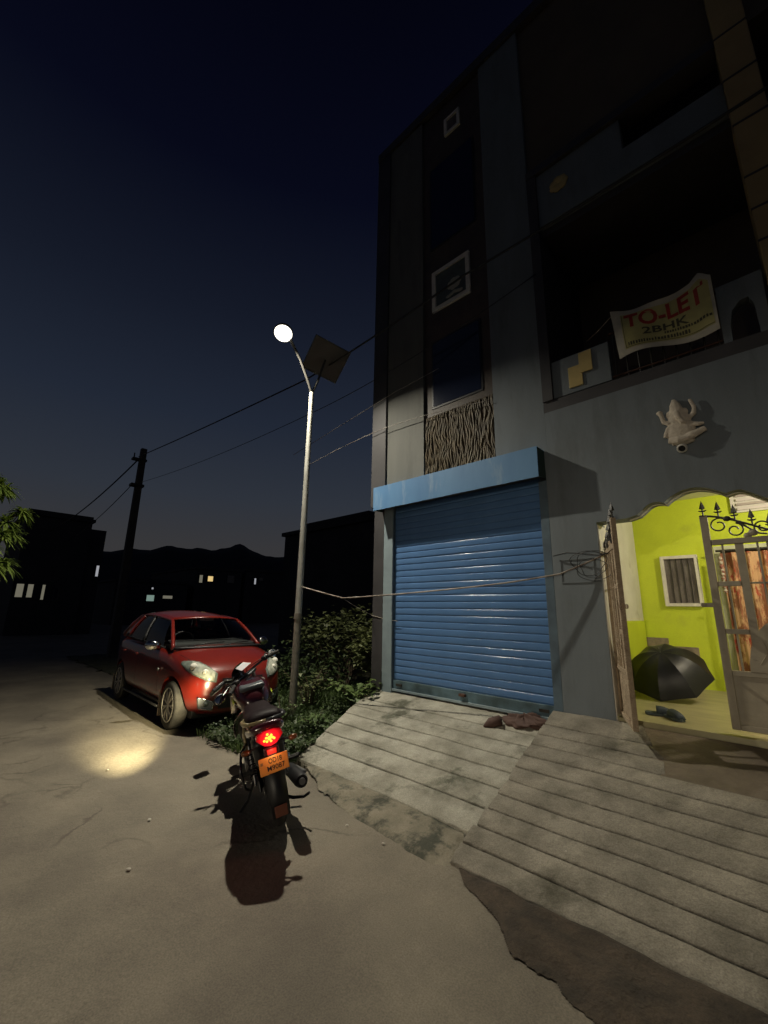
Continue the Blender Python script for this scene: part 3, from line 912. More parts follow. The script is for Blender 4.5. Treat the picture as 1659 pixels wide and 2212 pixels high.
# ------------------------------------------------------------------ gate leaves
def gate_leaf(name, label, loc, rotz, face_m, mirror=1):
    """x runs from the free stile (0) to the hinge stile (0.68); z up from the leaf's foot"""
    t = thing(name, label, 'gate', loc, rotz, group='iron gate leaves of the porch')
    Wd = 0.68
    def top(x):
        s = x / Wd
        return 1.70 - 0.24 * s * s * (3 - 2 * s)
    def bp(nm, boxes, m=face_m, bevel=0.003):
        mb = MB()
        for q in boxes:
            mb.box(*q)
        return mb.build(nm, m, t, world=False, bevel=bevel)
    bp('stile', [(0, 0.055, -0.02, 0.02, 0, 1.70)])
    bp('stile', [(Wd - 0.055, Wd, -0.02, 0.02, 0, 1.46)])
    bp('rail', [(0.056, Wd - 0.056, -0.018, 0.018, 1.445, 1.49)])
    bp('rail', [(0.056, Wd - 0.056, -0.018, 0.018, 0.40, 0.44)])
    bp('rail', [(0.056, Wd - 0.056, -0.018, 0.018, 0.0, 0.04)])
    bp('rail', [(0.056, 0.205, -0.016, 0.016, 1.10, 1.14)])
    bp('rail', [(0.056, 0.205, -0.016, 0.016, 0.72, 0.76)])
    bp('rail', [(0.262, Wd - 0.056, -0.008, 0.008, 1.115, 1.13)])
    for x, w in ((0.118, 0.014), (0.206, 0.055), (0.34, 0.014), (0.40, 0.014), (0.455, 0.05), (0.57, 0.014)):
        bp('bar', [(x, x + w, -0.012, 0.012, 0.441, 1.444)])
    bp('panel', [(0.056, Wd - 0.056, -0.004, 0.004, 0.041, 0.399)], bevel=0)
    # pressed sun on the sheet, rising above the rail
    mb = MB()
    cx = 0.40
    pts = [(cx + 0.23 * math.cos(a), 0.42 + 0.42 * math.sin(a)) for a in np.linspace(0.0, math.pi, 15)]
    mb.prism([(0.17, 0.441)] + [(x, max(z, 0.441)) for x, z in pts[::-1]] + [(0.625, 0.441)], -0.022, -0.013)
    mb.build('pressed_plate', face_m, t, world=False, smooth=40)
    for rr_ in (0.10, 0.155):
        MB().tube([(cx + rr_ * math.cos(a), -0.008, 0.22 + rr_ * math.sin(a)) for a in np.linspace(0, 2 * math.pi, 19)], 0.009, 6).build('boss', face_m, t, world=False, smooth=60)
    MB().ball((cx, -0.008, 0.22), (0.045, 0.014, 0.045), 10).build('boss', face_m, t, world=False, smooth=60)
    for k in range(3):
        MB().tube([(cx - 0.16 + 0.12 * k, -0.02, 0.50), (cx - 0.10 + 0.1 * k, -0.026, 0.60), (cx - 0.12 + 0.1 * k, -0.026, 0.68)], 0.006, 5).build('boss', face_m, t, world=False, smooth=60)
    # curved top bar and its spear heads
    MB().tube([(x, 0, top(x) + 0.005) for x in np.linspace(0, Wd, 14)], 0.009, 6).build('top_bar', 'black_iron', t, world=False, smooth=60)
    for k in range(7):
        x = 0.028 + 0.104 * k
        z = top(x) + 0.01
        sp_ = MB()
        sp_.tube([(x, 0, z), (x, 0, z + 0.06)], 0.006, 6)
        sp_.tube([(x - 0.028, 0, z + 0.045), (x - 0.012, 0, z + 0.038), (x, 0, z + 0.042), (x + 0.012, 0, z + 0.038), (x + 0.028, 0, z + 0.045)], [0.004, 0.007, 0.008, 0.007, 0.004], 6)
        sp_.lathe([(0.006, 0.055), (0.022, 0.062), (0.016, 0.085), (0.0, 0.135)], 4, Matrix.Translation(Vector((x, 0, z))))
        sp_.build('spear_head', 'black_iron', t, world=False)
    # scrolls
    def spiral(cx, cz, r0, a0, turns, sgn):
        return [(cx + (r0 * (1 - 0.62 * s)) * math.cos(a0 + sgn * turns * 2 * math.pi * s), -0.0, cz + (r0 * (1 - 0.62 * s)) * math.sin(a0 + sgn * turns * 2 * math.pi * s)) for s in np.linspace(0, 1, 22)]
    for (cx_, cz_, r_, a_, tn, sg) in ((0.125, 1.61, 0.065, R(60), 1.15, 1), (0.225, 1.56, 0.06, R(80), 1.2, -1), (0.40, 1.565, 0.055, R(200), 1.2, -1), (0.52, 1.54, 0.045, R(100), 1.2, 1)):
        MB().tube(spiral(cx_, cz_, r_, a_, tn, sg), 0.0065, 6).build('scroll', 'black_iron', t, world=False, smooth=60)
    MB().tube([(0.165, 0, 1.665), (0.22, 0, 1.655), (0.30, 0, 1.58), (0.36, 0, 1.52), (0.42, 0, 1.505)], 0.008, 6).build('scroll', 'black_iron', t, world=False, smooth=60)
    MB().ball((0.185, -0.004, 1.66), (0.03, 0.018, 0.024), 8).build('leaf_boss', 'black_iron', t, world=False, smooth=60)
    MB().ball((0.335, -0.004, 1.525), (0.034, 0.02, 0.03), 8).ball((0.30, 0, 1.505), (0.03, 0.018, 0.025), 8).build('leaf_boss', face_m, t, world=False, smooth=60)
    # hasp on the free stile
    MB().box(-0.075, 0.02, -0.026, -0.021, 0.93, 0.965).tube([(-0.06 + 0.016 * math.cos(a), -0.028, 0.947 + 0.012 * math.sin(a)) for a in np.linspace(0, 6.28, 11)], 0.004, 5).build('hasp', face_m, t, world=False)
    for z in (0.18, 1.25):
        MB().tube([(Wd + 0.012, -0.01, z), (Wd + 0.012, -0.01, z + 0.12)], 0.014, 8).box(Wd - 0.03, Wd + 0.012, -0.028, -0.021, z + 0.02, z + 0.10).build('hinge', 'rust', t, world=False)
    return t
gate_leaf('gate_leaf', 'closed iron gate leaf with scrolls and spear heads before the orange curtain', (-0.50, 4.50, 0.64), 0.0, 'gate_paint')
# the other leaf stands open, nearly edge on; its hinge is on the grey pillar
hx, hy, ex, ey = -1.262, 4.46, -1.035, 3.93
gate_leaf('gate_leaf', 'rusty open gate leaf seen edge on beside the grey pillar', (ex, ey, 0.615), math.atan2(hy - ey, hx - ex), 'gate_rust')

# ------------------------------------------------------------------ curtain, rod
cu = MB()
cu.grid(lambda i, j: Vector((-0.60 + 1.15 * i, 6.74 + 0.035 * math.sin(i * 46 + 0.8 * math.sin(j * 3)) + 0.012 * math.sin(i * 101), 2.27 - 1.64 * j)), 120, 8)
c = cu.build('curtain', 'curtain', None, smooth=180)
tag(c, 'orange and brown patterned curtain hanging in the porch doorway behind the gate', 'curtain')
rod = MB().tube([(-0.64, 6.74, 2.30), (0.6, 6.74, 2.30)], 0.014, 8).build('curtain_rod', 'black_iron', None, smooth=60)
tag(rod, 'dark curtain rod over the doorway holding the orange curtain', 'curtain rod')
vd = MB()
for k in range(9):
    vd.ball((-0.60 + 0.03 * nz(k, 3), 6.70, 2.20 - 0.05 * k), (0.022, 0.02, 0.028), 6)
gl = vd.build('door_garland', mat('garland', (0.30, 0.12, 0.09), 0.8, (0.55, 0.50, 0.40), 30, 3, contrast=(0.5, 0.56)), None, smooth=60)
tag(gl, 'withered red and cream garland hung at the corner of the doorway', 'garland')

# ------------------------------------------------------------------ porch lamp (lit) hidden behind the arch wall
pl = thing('porch_lamp', 'lit warm bulb under the porch ceiling above the gate', 'lamp', (0.75, 5.5, 3.05))
MB().lathe([(0.04, 0), (0.04, -0.03), (0.02, -0.06)], 12, Matrix.Translation(Vector((0.75, 5.5, 3.05)))).build('holder', 'white_paint', pl, smooth=40)
MB().ball((0.75, 5.5, 2.94), (0.04, 0.04, 0.055), 12).build('bulb', 'bulb_warm', pl, smooth=180)
ld = bpy.data.lights.new('porch_light', 'POINT')
ld.energy = PORCH_W
ld.color = (1.0, 0.88, 0.66)
ld.shadow_soft_size = 0.05
lo = bpy.data.objects.new('porch_light', ld)
COL.objects.link(lo)
lo.location = (0.75, 5.5, 2.84)

# ------------------------------------------------------------------ open umbrella drying on the porch floor
um = thing('umbrella', 'open black umbrella resting on the porch floor by the lime green wall', 'umbrella', (-1.13, 5.95, 0.60))
ax = Vector((-0.04, -0.56, 0.83)).normalized()          # shaft direction, ferrule end
ctr = Vector((-1.16, 5.86, 0.99))
u_ = ax.cross(Vector((0, 0, 1))).normalized()
w_ = u_.cross(ax)
RR, DP = 0.43, 0.30
def cloth(i, j):
    a = 2 * math.pi * i
    seg = (i * 8) % 1.0
    sag = 1 - 0.085 * j * math.sin(seg * math.pi)
    r = RR * j * sag
    d = DP * (1 - j ** 2.7) - 0.012 * math.sin(seg * math.pi) * math.sin(j * math.pi)
    return ctr + u_ * (r * math.cos(a)) + w_ * (r * math.sin(a)) + ax * d
mb = MB()
mb.grid(cloth, 64, 10)
# rest the rim on the floor
low = min(p.z for p in mb.v)
dz = 0.607 - low
mb.v = [p + Vector((0, 0, dz)) for p in mb.v]
ctr = ctr + Vector((0, 0, dz))
mb.build('canopy', 'umbrella_cloth', um, smooth=30)
for k in range(8):
    rb = MB().tube([cloth(k / 8 + 0.0001, j) - ax * 0.006 for j in np.linspace(0.02, 1.0, 8)], 0.003, 5)
    rb.build('rib', 'steel', um)
MB().tube([ctr + ax * (DP + 0.055), ctr + ax * DP], 0.005, 6).build('ferrule', 'steel', um)
MB().tube([ctr + ax * DP, ctr - ax * 0.22], 0.006, 6).build('shaft', 'steel', um)
# slippers
for k, (x, y, a, lb) in enumerate(((-1.055, 4.79, R(12), 'dark blue slipper on the porch floor, the one nearer the open gate leaf'), (-0.93, 4.72, R(-48), 'dark blue slipper on the porch floor, the one lying skewed on the right'))):
    s = thing('slipper', lb, 'slipper', (x, y, 0.603), a, 'pair of slippers on the porch floor')
    out = [(0.0, -0.04), (0.05, -0.045), (0.13, -0.04), (0.19, -0.05), (0.24, -0.035), (0.255, 0.0), (0.24, 0.035), (0.19, 0.045), (0.13, 0.035), (0.05, 0.04), (0.0, 0.035), (-0.015, 0.0)]
    out = [(0.85 * p - 0.1, q_) for p, q_ in out]
    MB().prism(out, 0.0, 0.025, 'z').build('sole', 'slipper_sole', s, world=False, bevel=0.004)
    MB().grid(lambda i, j: Vector((-0.02 + 0.135 * i, (0.05 - 0.014 * i * i) * math.cos(math.pi * j), 0.02 + 0.062 * math.sqrt(max(0.0, 1 - i ** 2.2)) * math.sin(math.pi * j) ** 0.7)), 8, 12).build('upper', 'slipper', s, world=False, smooth=180, solid=0.005)

# crumpled brown sack left in front of the shutter
mb = MB()
def sack(i, j):
    a = 2 * math.pi * i
    ph = math.pi * j
    r = 1 + 0.5 * nz(math.cos(a) * 1.6, math.sin(a) * 1.6, j * 2.5 + 4) + 0.42 * nz(math.cos(a) * 4, math.sin(a) * 4, j * 5) + 0.15 * nz(math.cos(a) * 9, math.sin(a) * 9, j * 11)
    x = -2.13 + 0.24 * math.cos(a) * math.sin(ph) * r
    y = 4.27 + 0.085 * math.sin(a) * math.sin(ph) * r
    return Vector((x, y, zl(y) + 0.035 + 0.06 * math.cos(ph) * r * (0.6 + 0.6 * math.sin(a * 1.0 + 1) ** 2)))
mb.grid(sack, 64, 26)
mb.tube([(-2.32, 4.16, 0.44), (-2.42, 4.12, 0.40), (-2.47, 4.07, 0.37)], [0.05, 0.05, 0.008], 8)
sk = mb.build('sack', 'sack_brown', None, smooth=180)
tag(sk, 'crumpled brown sack lying on the ramp at the foot of the blue shutter', 'sack')

# ------------------------------------------------------------------ TO-LET banner tied to the balcony railing
bn = thing('banner', 'crumpled white and yellow TO-LET banner tied to the balcony railing', 'banner', (-0.55, 4.36, 4.25))
def bpt(u, v):
    """u 0..1 left to right, v 0..1 bottom to top"""
    x0, x1 = -0.955 + 0.03 * (1 - v) , -0.125
    x = x0 + (x1 - x0) * u
    zt = 4.56 - 0.03 * math.sin(u * math.pi) - 0.05 * u + (0.06 * max(0, 1 - abs(u - 0.9) / 0.09))
    zb = 4.00 - 0.025 * u + 0.03 * math.sin(u * 5.2 + 0.5)
    z = zb + (zt - zb) * v
    y = 4.385 - 0.03 * math.sin(u * 7 + v * 2) - 0.022 * math.sin(u * 13 + 1 - v * 5) * v - 0.05 * max(0, u - 0.72) * math.sin(v * 9) - 0.02
    return Vector((x, y, z))
MB().grid(lambda i, j: bpt(i, j), 48, 24).build('sheet', 'banner_white', bn, smooth=180)
def bfront(u, v, d):
    return bpt(u, v) + Vector((0, -d, 0))
MB().grid(lambda i, j: bfront(0.09 + 0.88 * i, 0.11 + 0.78 * j, 0.003), 44, 20).build('printed_field', 'banner_yellow', bn, smooth=180)
def btext(s, size, u0, v0, du, dv, m, nm='lettering', bold=0.0):
    vs, fs = text_verts(s, 1.0, bold)
    w = max(p.x for p in vs) - min(p.x for p in vs)
    h = max(p.y for p in vs) - min(p.y for p in vs)
    mx_, my_ = min(p.x for p in vs), min(p.y for p in vs)
    mb = MB()
    mb.add([bfront(u0 + du * (p.x - mx_) / w, v0 + dv * (p.y - my_) / h, 0.0065) for p in vs], fs)
    return mb.build(nm, m, bn)
btext('TO-LET', 1, 0.125, 0.54, 0.80, 0.33, 'print_red', bold=0.03)
btext('2BHK', 1, 0.29, 0.335, 0.46, 0.155, 'print_dark', bold=0.02)
# two lines of small illegible print and the thin border
mb = MB()
for (v0, u0, u1, hh) in ((0.265, 0.50, 0.94, 0.055), (0.155, 0.13, 0.74, 0.075)):
    u = u0
    while u < u1:
        w = random.uniform(0.012, 0.024)
        h = hh * random.uniform(0.75, 1.0)
        o = len(mb.v)
        mb.add([bfront(u, v0, .0065), bfront(u + w, v0, .0065), bfront(u + w, v0 + h, .0065), bfront(u, v0 + h, .0065)], [(0, 1, 2, 3)])
        u += w + random.uniform(0.006, 0.013)
mb.build('small_print', 'print_dark', bn)
mb = MB()
for (a, c_) in (((0.10, 0.125), (0.965, 0.125)), ((0.10, 0.125), (0.10, 0.875))):
    for k in range(24):
        p0 = (a[0] + (c_[0] - a[0]) * k / 24, a[1] + (c_[1] - a[1]) * k / 24)
        p1 = (a[0] + (c_[0] - a[0]) * (k + 1) / 24, a[1] + (c_[1] - a[1]) * (k + 1) / 24)
        ex_, ez_ = (0, 0.008) if a[1] == c_[1] else (0.006, 0)
        mb.add([bfront(*p0, .0065), bfront(*p1, .0065), bfront(p1[0] + ex_, p1[1] + ez_, .0065), bfront(p0[0] + ex_, p0[1] + ez_, .0065)], [(0, 1, 2, 3)])
mb.build('print_border', 'print_dark', bn)
MB().tube([(-0.95, 4.36, 4.53), (-1.1, 4.40, 4.45), (-1.23, 4.42, 4.392)], 0.004, 5).build('tie_cord', 'wire_pale', bn)
# ================================================================== STREET LIGHT
sl = thing('street_lamp', 'tall galvanised street light with a lit round lamp and a solar panel', 'street lamp', (-5.09, 3.575, 0))
PX, PY = -5.09, 3.575
mb = MB()
mb.tube([(PX, PY, -0.05), (PX, PY, 1.4)], [0.052, 0.05], 14)
mb.build('pole_foot', 'galv_dirty', sl, smooth=60)
MB().tube([(PX, PY, 1.4), (PX + .002, PY, 2.6), (PX, PY, 3.8), (PX, PY, 4.86)], [0.05, 0.045, 0.041, 0.037], 14).build('pole', 'galv', sl, smooth=60)
MB().tube([(PX, PY, 1.36), (PX, PY, 1.44)], 0.056, 14).build('collar', 'galv_dirty', sl, smooth=60)
MB().tube([(PX, PY, 4.84), (PX, PY - 0.10, 5.06), (PX, PY - 0.26, 5.34), (PX - .005, PY - 0.48, 5.62)], 0.022, 10).build('arm', 'lamp_body', sl, smooth=60)
MB().tube([(PX, PY, 4.84), (PX, PY + 0.10, 5.10), (PX, PY + 0.23, 5.55)], 0.02, 10).build('panel_arm', 'lamp_body', sl, smooth=60)
# solar panel: seen from below, its pale back with a frame
def pq(a, b, t):
    c0 = Vector((PX, PY + 0.25, 5.57))
    un = Vector((-0.62, 0.28, 0.73)).normalized()
    uy = (Vector((0.1, 1, 0)) - un * un.dot(Vector((0.1, 1, 0)))).normalized()
    ux = uy.cross(un)
    return c0 + ux * a + uy * b + un * t
def pslab(nm, a0, a1, b0, b1, t0, t1, m):
    vs = [pq(a, b, t) for a in (a0, a1) for b in (b0, b1) for t in (t0, t1)]
    return MB().add(vs, [(0, 1, 3, 2), (4, 6, 7, 5), (0, 4, 5, 1), (2, 3, 7, 6), (0, 2, 6, 4), (1, 5, 7, 3)]).build(nm, m, sl)
pslab('panel_back', -0.27, 0.27, -0.30, 0.30, 0.0, 0.012, 'solar_back')
pslab('panel_cells', -0.26, 0.26, -0.29, 0.29, 0.0125, 0.02, 'solar_cell')
pslab('panel_frame', -0.29, 0.29, -0.32, -0.301, -0.012, 0.024, 'lamp_body')
pslab('panel_frame', -0.29, 0.29, 0.301, 0.32, -0.012, 0.024, 'lamp_body')
pslab('panel_frame', -0.29, -0.271, -0.30, 0.30, -0.012, 0.024, 'lamp_body')
pslab('panel_frame', 0.271, 0.29, -0.30, 0.30, -0.012, 0.024, 'lamp_body')
# lamp head: a round flood light tipped a little towards the road
hd = Vector((0.34, -0.30, -0.89)).normalized()
Mh = Matrix.Translation(LAMP) @ (-hd).to_track_quat('Z', 'Y').to_matrix().to_4x4()
head = MB().lathe([(0.05, 0.13), (0.10, 0.115), (0.138, 0.06), (0.15, 0.012), (0.14, 0.004)], 24, Mh).build('lamp_head', 'lamp_body', sl, smooth=50)
MB().ball(LAMP + Vector((0, 0, 0.0)), (0.135, 0.135, 0.045), 20, (-hd).to_track_quat('Z', 'Y').to_matrix()).build('lens', 'street_led', head, smooth=180)
ld = bpy.data.lights.new('street_light', 'AREA')
ld.shape = 'DISK'
ld.size = 0.09
ld.energy = STREET_W
ld.color = STREET_COL
ld.spread = R(144)
lo = bpy.data.objects.new('street_light', ld)
COL.objects.link(lo)
lo.matrix_world = Matrix.Translation(LAMP + hd * 0.06) @ (-Vector((0.14, -0.24, -0.96))).to_track_quat('Z', 'Y').to_matrix().to_4x4()

# light across the road, behind the photographer (its shadows of the gate fall on the porch wall)
al = thing('lamp_post', 'hooded lit lamp post far across the road', 'lamp post', (3.3, -20.5, 0))
MB().tube([(3.3, -20.5, -0.05), (3.3, -20.5, 2.75)], 0.045, 10).build('pole', 'galv_dirty', al, smooth=60)
MB().box(3.15, 3.45, -20.62, -20.42, 2.76, 2.98).build('hood', 'lamp_body', al, bevel=0.01)
MB().box(3.18, 3.42, -20.419, -20.40, 2.79, 2.95).build('glass', 'bulb_warm', al)
ld = bpy.data.lights.new('across_light', 'SPOT')
ld.spot_size = R(26)
ld.spot_blend = 1.0
ld.energy = ACROSS_W
ld.color = (1.0, 0.86, 0.64)
ld.shadow_soft_size = 0.12
lo = bpy.data.objects.new('across_light', ld)
COL.objects.link(lo)
_p = Vector((3.3, -20.35, 2.87))
lo.matrix_world = Matrix.Translation(_p) @ (_p - Vector((-0.9, 4.4, -0.7))).to_track_quat('Z', 'Y').to_matrix().to_4x4()

# ================================================================== ELECTRIC POLE AND WIRES
EX, EY = -15.0, 3.95
ep = thing('electric_pole', 'dark square concrete electricity pole standing behind the red car', 'utility pole', (EX, EY, 0))
mb = MB()
def sq_ring(h, z):
    return [(EX - h, EY - h, z), (EX + h, EY - h, z), (EX + h, EY + h, z), (EX - h, EY + h, z)]
vs = sq_ring(0.125, -0.1) + sq_ring(0.085, 6.62)
mb.add(vs, [(0, 1, 5, 4), (1, 2, 6, 5), (2, 3, 7, 6), (3, 0, 4, 7), (4, 5, 6, 7)])
mb.build('pole', 'pole_concrete', ep, bevel=0.01)
MB().box(EX - 0.13, EX + 0.13, EY - 0.24, EY + 0.14, 5.30, 5.38).build('clamp', 'black_iron', ep)
MB().box(EX - 0.10, EX + 0.10, EY - 0.30, EY + 0.12, 6.18, 6.25).build('clamp', 'black_iron', ep)
MB().tube([(EX, EY - 0.25, 6.2), (EX, EY - 0.25, 6.42)], 0.02, 6).build('insulator', 'black_iron', ep)
def cable(label, pts, r, m, sag=0.0, n=24, name='power_cable', group=None):
    a = [Vector(p) for p in pts]
    out = []
    for k in range(len(a) - 1):
        for i in range(n):
            t = i / n
            p = a[k].lerp(a[k + 1], t)
            p.z -= sag * 4 * t * (1 - t)
            out.append(p)
    out.append(a[-1])
    o = MB().tube(out, r, 6).build(name, m, None, smooth=180)
    return tag(o, label, 'cable', group or 'overhead cables')
cable('thick black cable from the electric pole past the lamp to the house front', [(EX, EY - .12, 6.32), (-5.77, 3.92, 5.52), (-2.40, 3.9, 5.64), (0.46, 3.95, 5.70), (3.2, 4.0, 5.9)], 0.014, 'wire_black', 0.03)
cable('thin black cable running below the thick one from the pole clamp', [(EX, EY - .15, 5.36), (-5.8, 4.05, 4.9), (-1.7, 4.36, 5.52)], 0.006, 'wire_black', 0.12)
cable('black cable dropping leftwards from the pole top to the far houses', [(EX, EY - .12, 6.22), (-30, 3.6, 5.4)], 0.022, 'wire_black', 0.35)
cable('thin black cable leaving the pole clamp for the left houses', [(EX, EY - .2, 5.32), (-30, 4.4, 4.9)], 0.012, 'wire_black', 0.3)
cable('upper of two thin pale service wires slanting to the corner pilaster', [(-6.6, 4.3, 4.40), (-4.0, 4.34, 4.78), (-3.2, 4.395, 4.88)], 0.0045, 'wire_pale', 0.0)
cable('lower of two thin pale service wires slanting above the hood', [(-6.2, 4.3, 4.05), (-4.2, 4.33, 4.24), (-2.4, 4.36, 4.08)], 0.0045, 'wire_pale', -0.03)
# the clothes-line like wire tied between the street light, the wall and the gate
cable('twisted pale wire tied from the street light across the shutter to the gate', [(PX + 0.045, PY, 1.808), (-4.326, 3.727, 1.649), (-3.628, 3.878, 1.688), (-2.68, 4.083, 1.76), (-2.171, 4.193, 1.812), (-1.669, 4.301, 1.885), (-1.329, 4.374, 2.03), (-1.26, 4.385, 2.07)], 0.0085, 'wire_pale', 0.002, name='tie_wire', group='tied wires')
cable('short pale wire branching from the tie wire down to the corner column', [(-4.326, 3.727, 1.649), (-4.44, 4.39, 1.43), (-3.95, 4.41, 1.36)], 0.004, 'wire_pale', 0.01, name='tie_wire', group='tied wires')
coil = MB()
for k in range(3):
    r0 = (0.16, 0.12, 0.19, 0.09)[k]
    cx_, cz_ = (-1.40, -1.36, -1.33, -1.25)[k], (1.98, 1.93, 1.95, 2.02)[k]
    coil.tube([(cx_ + r0 * math.cos(a) * (1 + .15 * math.sin(3 * a + k)), 4.33 - 0.03 * k * 0.5 + 0.02 * math.sin(2 * a), cz_ + 0.75 * r0 * math.sin(a)) for a in np.linspace(0, 6.283, 28)], 0.0034, 5)
coil.tube([(-1.75, 4.37, 2.08), (-1.6, 4.34, 2.1), (-1.3, 4.33, 2.05), (-1.1, 4.25, 2.07)], 0.006, 5)
tag(coil.build('wire_coil', 'wire_black', None, smooth=180), 'loose loops of black wire hanging on the pillar beside the open gate leaf', 'wire')

# ================================================================== VEGETATION
def leafcloud(pts, size, m, name, parent=None, kind=None, aspect=0.45, droop=0.5, dirs=None, rng=None):
    """one mesh of bent leaves, two quads each"""
    rng = rng or random
    v, f = [], []
    for i, p in enumerate(pts):
        L = size * rng.uniform(0.55, 1.25)
        w = L * aspect
        a = rng.uniform(0, 6.283)
        el = rng.uniform(-0.3, 0.9)
        d = Vector((math.cos(a) * math.cos(el), math.sin(a) * math.cos(el), math.sin(el))) if dirs is None else dirs[i].normalized()
        s = d.cross(Vector((rng.uniform(-.4, .4), rng.uniform(-.4, .4), 1))).normalized()
        up = s.cross(d)
        o = len(v)
        q1 = p + d * L * 0.45 + up * L * 0.08
        q2 = p + d * L - Vector((0, 0, droop * L * 0.35))
        v += [p, q1 - s * w * 0.5, q1 + s * w * 0.5, q2]
        f += [(o, o + 1, o + 2), (o + 1, o + 3, o + 2)]
    return raw(name, [tuple(a) for a in v], f, m, parent, kind)

def in_verge(x, y):
    c = False
    for i in range(len(verge)):
        x1, y1 = verge[i]
        x2, y2 = verge[i - 1]
        if (y1 > y) != (y2 > y) and x < (x2 - x1) * (y - y1) / (y2 - y1) + x1:
            c = not c
    return c
rg = random.Random(3)
# grass: many thin bent blades
gvv, gff = [], []
cnt = 0
while cnt < 26000:
    x, y = -3.7 - 6.5 * rg.random() ** 1.5, rg.uniform(2.3, 5.6)
    if not in_verge(x + 0.12 * nz(x * 3, y * 3), y + 0.12 * nz(x * 3, y * 3, 7)):
        continue
    if -8.6 < x < -5.35 and 2.2 < y < 3.9 and rg.random() < 0.85:
        continue
    dens = 0.5 + 0.5 * nz(x * 1.3, y * 1.3, 2) + (0.35 if y > 2.9 else 0)
    if rg.random() > dens:
        continue
    h = rg.uniform(0.05, 0.17) * (0.7 + 0.9 * max(0, nz(x * 0.9, y * 0.9, 4))) * (1.0 if y < 3.2 else 1.7)
    a = rg.uniform(0, 6.283)
    lean = rg.uniform(0.1, 0.9) * h
    dx, dy = math.cos(a), math.sin(a)
    w = rg.uniform(0.003, 0.007)
    o = len(gvv)
    gvv += [(x - dy * w, y + dx * w, 0.0), (x + dy * w, y - dx * w, 0.0), (x + dx * lean * .35 - dy * w * .8, y + dy * lean * .35 + dx * w * .8, h * .62), (x + dx * lean * .35 + dy * w * .8, y + dy * lean * .35 - dx * w * .8, h * .62), (x + dx * lean, y + dy * lean, h)]
    gff += [(o, o + 1, o + 3, o + 2), (o + 2, o + 3, o + 4)]
    cnt += 1
g = raw('grass', gvv, gff, 'leaf_grass', kind='stuff')
# broad leaved ground weeds
pts = []
while len(pts) < 9000:
    x, y = -3.75 - 5.5 * rg.random() ** 1.6, rg.uniform(2.4, 6.2)
    if not in_verge(x, y) or (-8.6 < x < -5.3 and 2.2 < y < 3.9):
        continue
    if rg.random() > 0.35 + 0.9 * nz(x * 1.7, y * 1.7, 8):
        continue
    pts.append(Vector((x, y, rg.uniform(0.02, 0.22) * (0.6 + 0.8 * abs(nz(x, y, 3))))))
leafcloud(pts, 0.06, 'leaf_dark', 'ground_weeds', kind='stuff', aspect=0.6, rng=rg)
# plants creeping over the ramp's edge
def plant(label, base, n, h, spread, size, m, seed, name='weed_plant', group='weeds beside the ramp'):
    r = random.Random(seed)
    t = thing(name, label, 'plant', base, group=group)
    st = MB()
    pts, dirs = [], []
    for k in range(n):
        a = r.uniform(0, 6.283)
        rr_ = spread * r.uniform(0.3, 1)
        tip = Vector((rr_ * math.cos(a), rr_ * math.sin(a), h * r.uniform(0.5, 1.0)))
        mid = tip * 0.5 + Vector((0, 0, 0.18 * h))
        pth = [Vector((0.03 * math.cos(a), 0.03 * math.sin(a), -0.02)), mid, tip]
        st.tube(pth, [0.007, 0.005, 0.002], 5)
        for j in range(9):
            s = (j + 1) / 9
            p = pth[0].lerp(mid, s * 2) if s < .5 else mid.lerp(tip, s * 2 - 1)
            b_ = r.uniform(0, 6.283)
            pts.append(p)
            dirs.append(Vector((math.cos(b_), math.sin(b_), r.uniform(-0.25, 0.5))))
    st.build('stem', 'bark', t, world=False)
    lf = leafcloud(pts, size, m, 'foliage', t, aspect=0.62, dirs=dirs, rng=r)
    return t
plant('pale green vine with broad leaves creeping at the ramp corner by the dark column', (-4.50, 4.18, 0.20), 16, 0.38, 0.40, 0.13, 'leaf_vine', 1)
plant('low leafy weed at the middle of the ramp edge in front of the street light', (-4.36, 3.42, 0.05), 14, 0.26, 0.34, 0.085, 'leaf_grass', 2)
plant('small weed at the lower end of the ramp edge behind the motorcycle', (-4.02, 2.92, 0.02), 10, 0.16, 0.24, 0.06, 'leaf_grass', 5)
plant('weed clump at the foot of the street light', (-5.02, 3.35, 0.02), 16, 0.34, 0.34, 0.07, 'leaf_grass', 6)
plant('tall weed clump behind the street light foot', (-5.5, 4.15, 0.02), 18, 0.62, 0.42, 0.09, 'leaf_bush', 8)
# the dark bushes at the building's end
def bush(label, c, rad, n, size, seed, m='leaf_bush'):
    r = random.Random(seed)
    t = thing('bush', label, 'bush', (c[0], c[1], 0), group='bushes at the end of the house')
    st = MB()
    cl = []
    for k in range(13):
        a = r.uniform(0, 6.283)
        q_ = Vector((rad[0] * r.uniform(.2, .95) * math.cos(a), rad[1] * r.uniform(.2, .95) * math.sin(a), rad[2] * r.uniform(.35, 1.0)))
        st.tube([Vector((0.05 * math.cos(a), 0.05 * math.sin(a), -0.02)), q_ * 0.5 + Vector((0, 0, .1)), q_], [0.018, 0.012, 0.004], 5)
        cl.append(q_)
    st.build('stems', 'bark', t, world=False)
    pts = []
    for k in range(n):
        q_ = r.choice(cl)
        p = q_ + Vector((r.gauss(0, .17), r.gauss(0, .17), r.gauss(0, .14)))
        if p.z > 0.03:
            pts.append(p)
    leafcloud(pts, size, m, 'foliage', t, aspect=0.62, rng=r)
    return t
bush('broad leafy bush against the corner column at the end of the house', (-5.35, 5.75, 0), (0.75, 0.7, 1.38), 900, 0.15, 11)
bush('leafy bush in the middle of the row behind the street light', (-6.5, 5.7, 0), (0.8, 0.8, 1.32), 900, 0.14, 12)
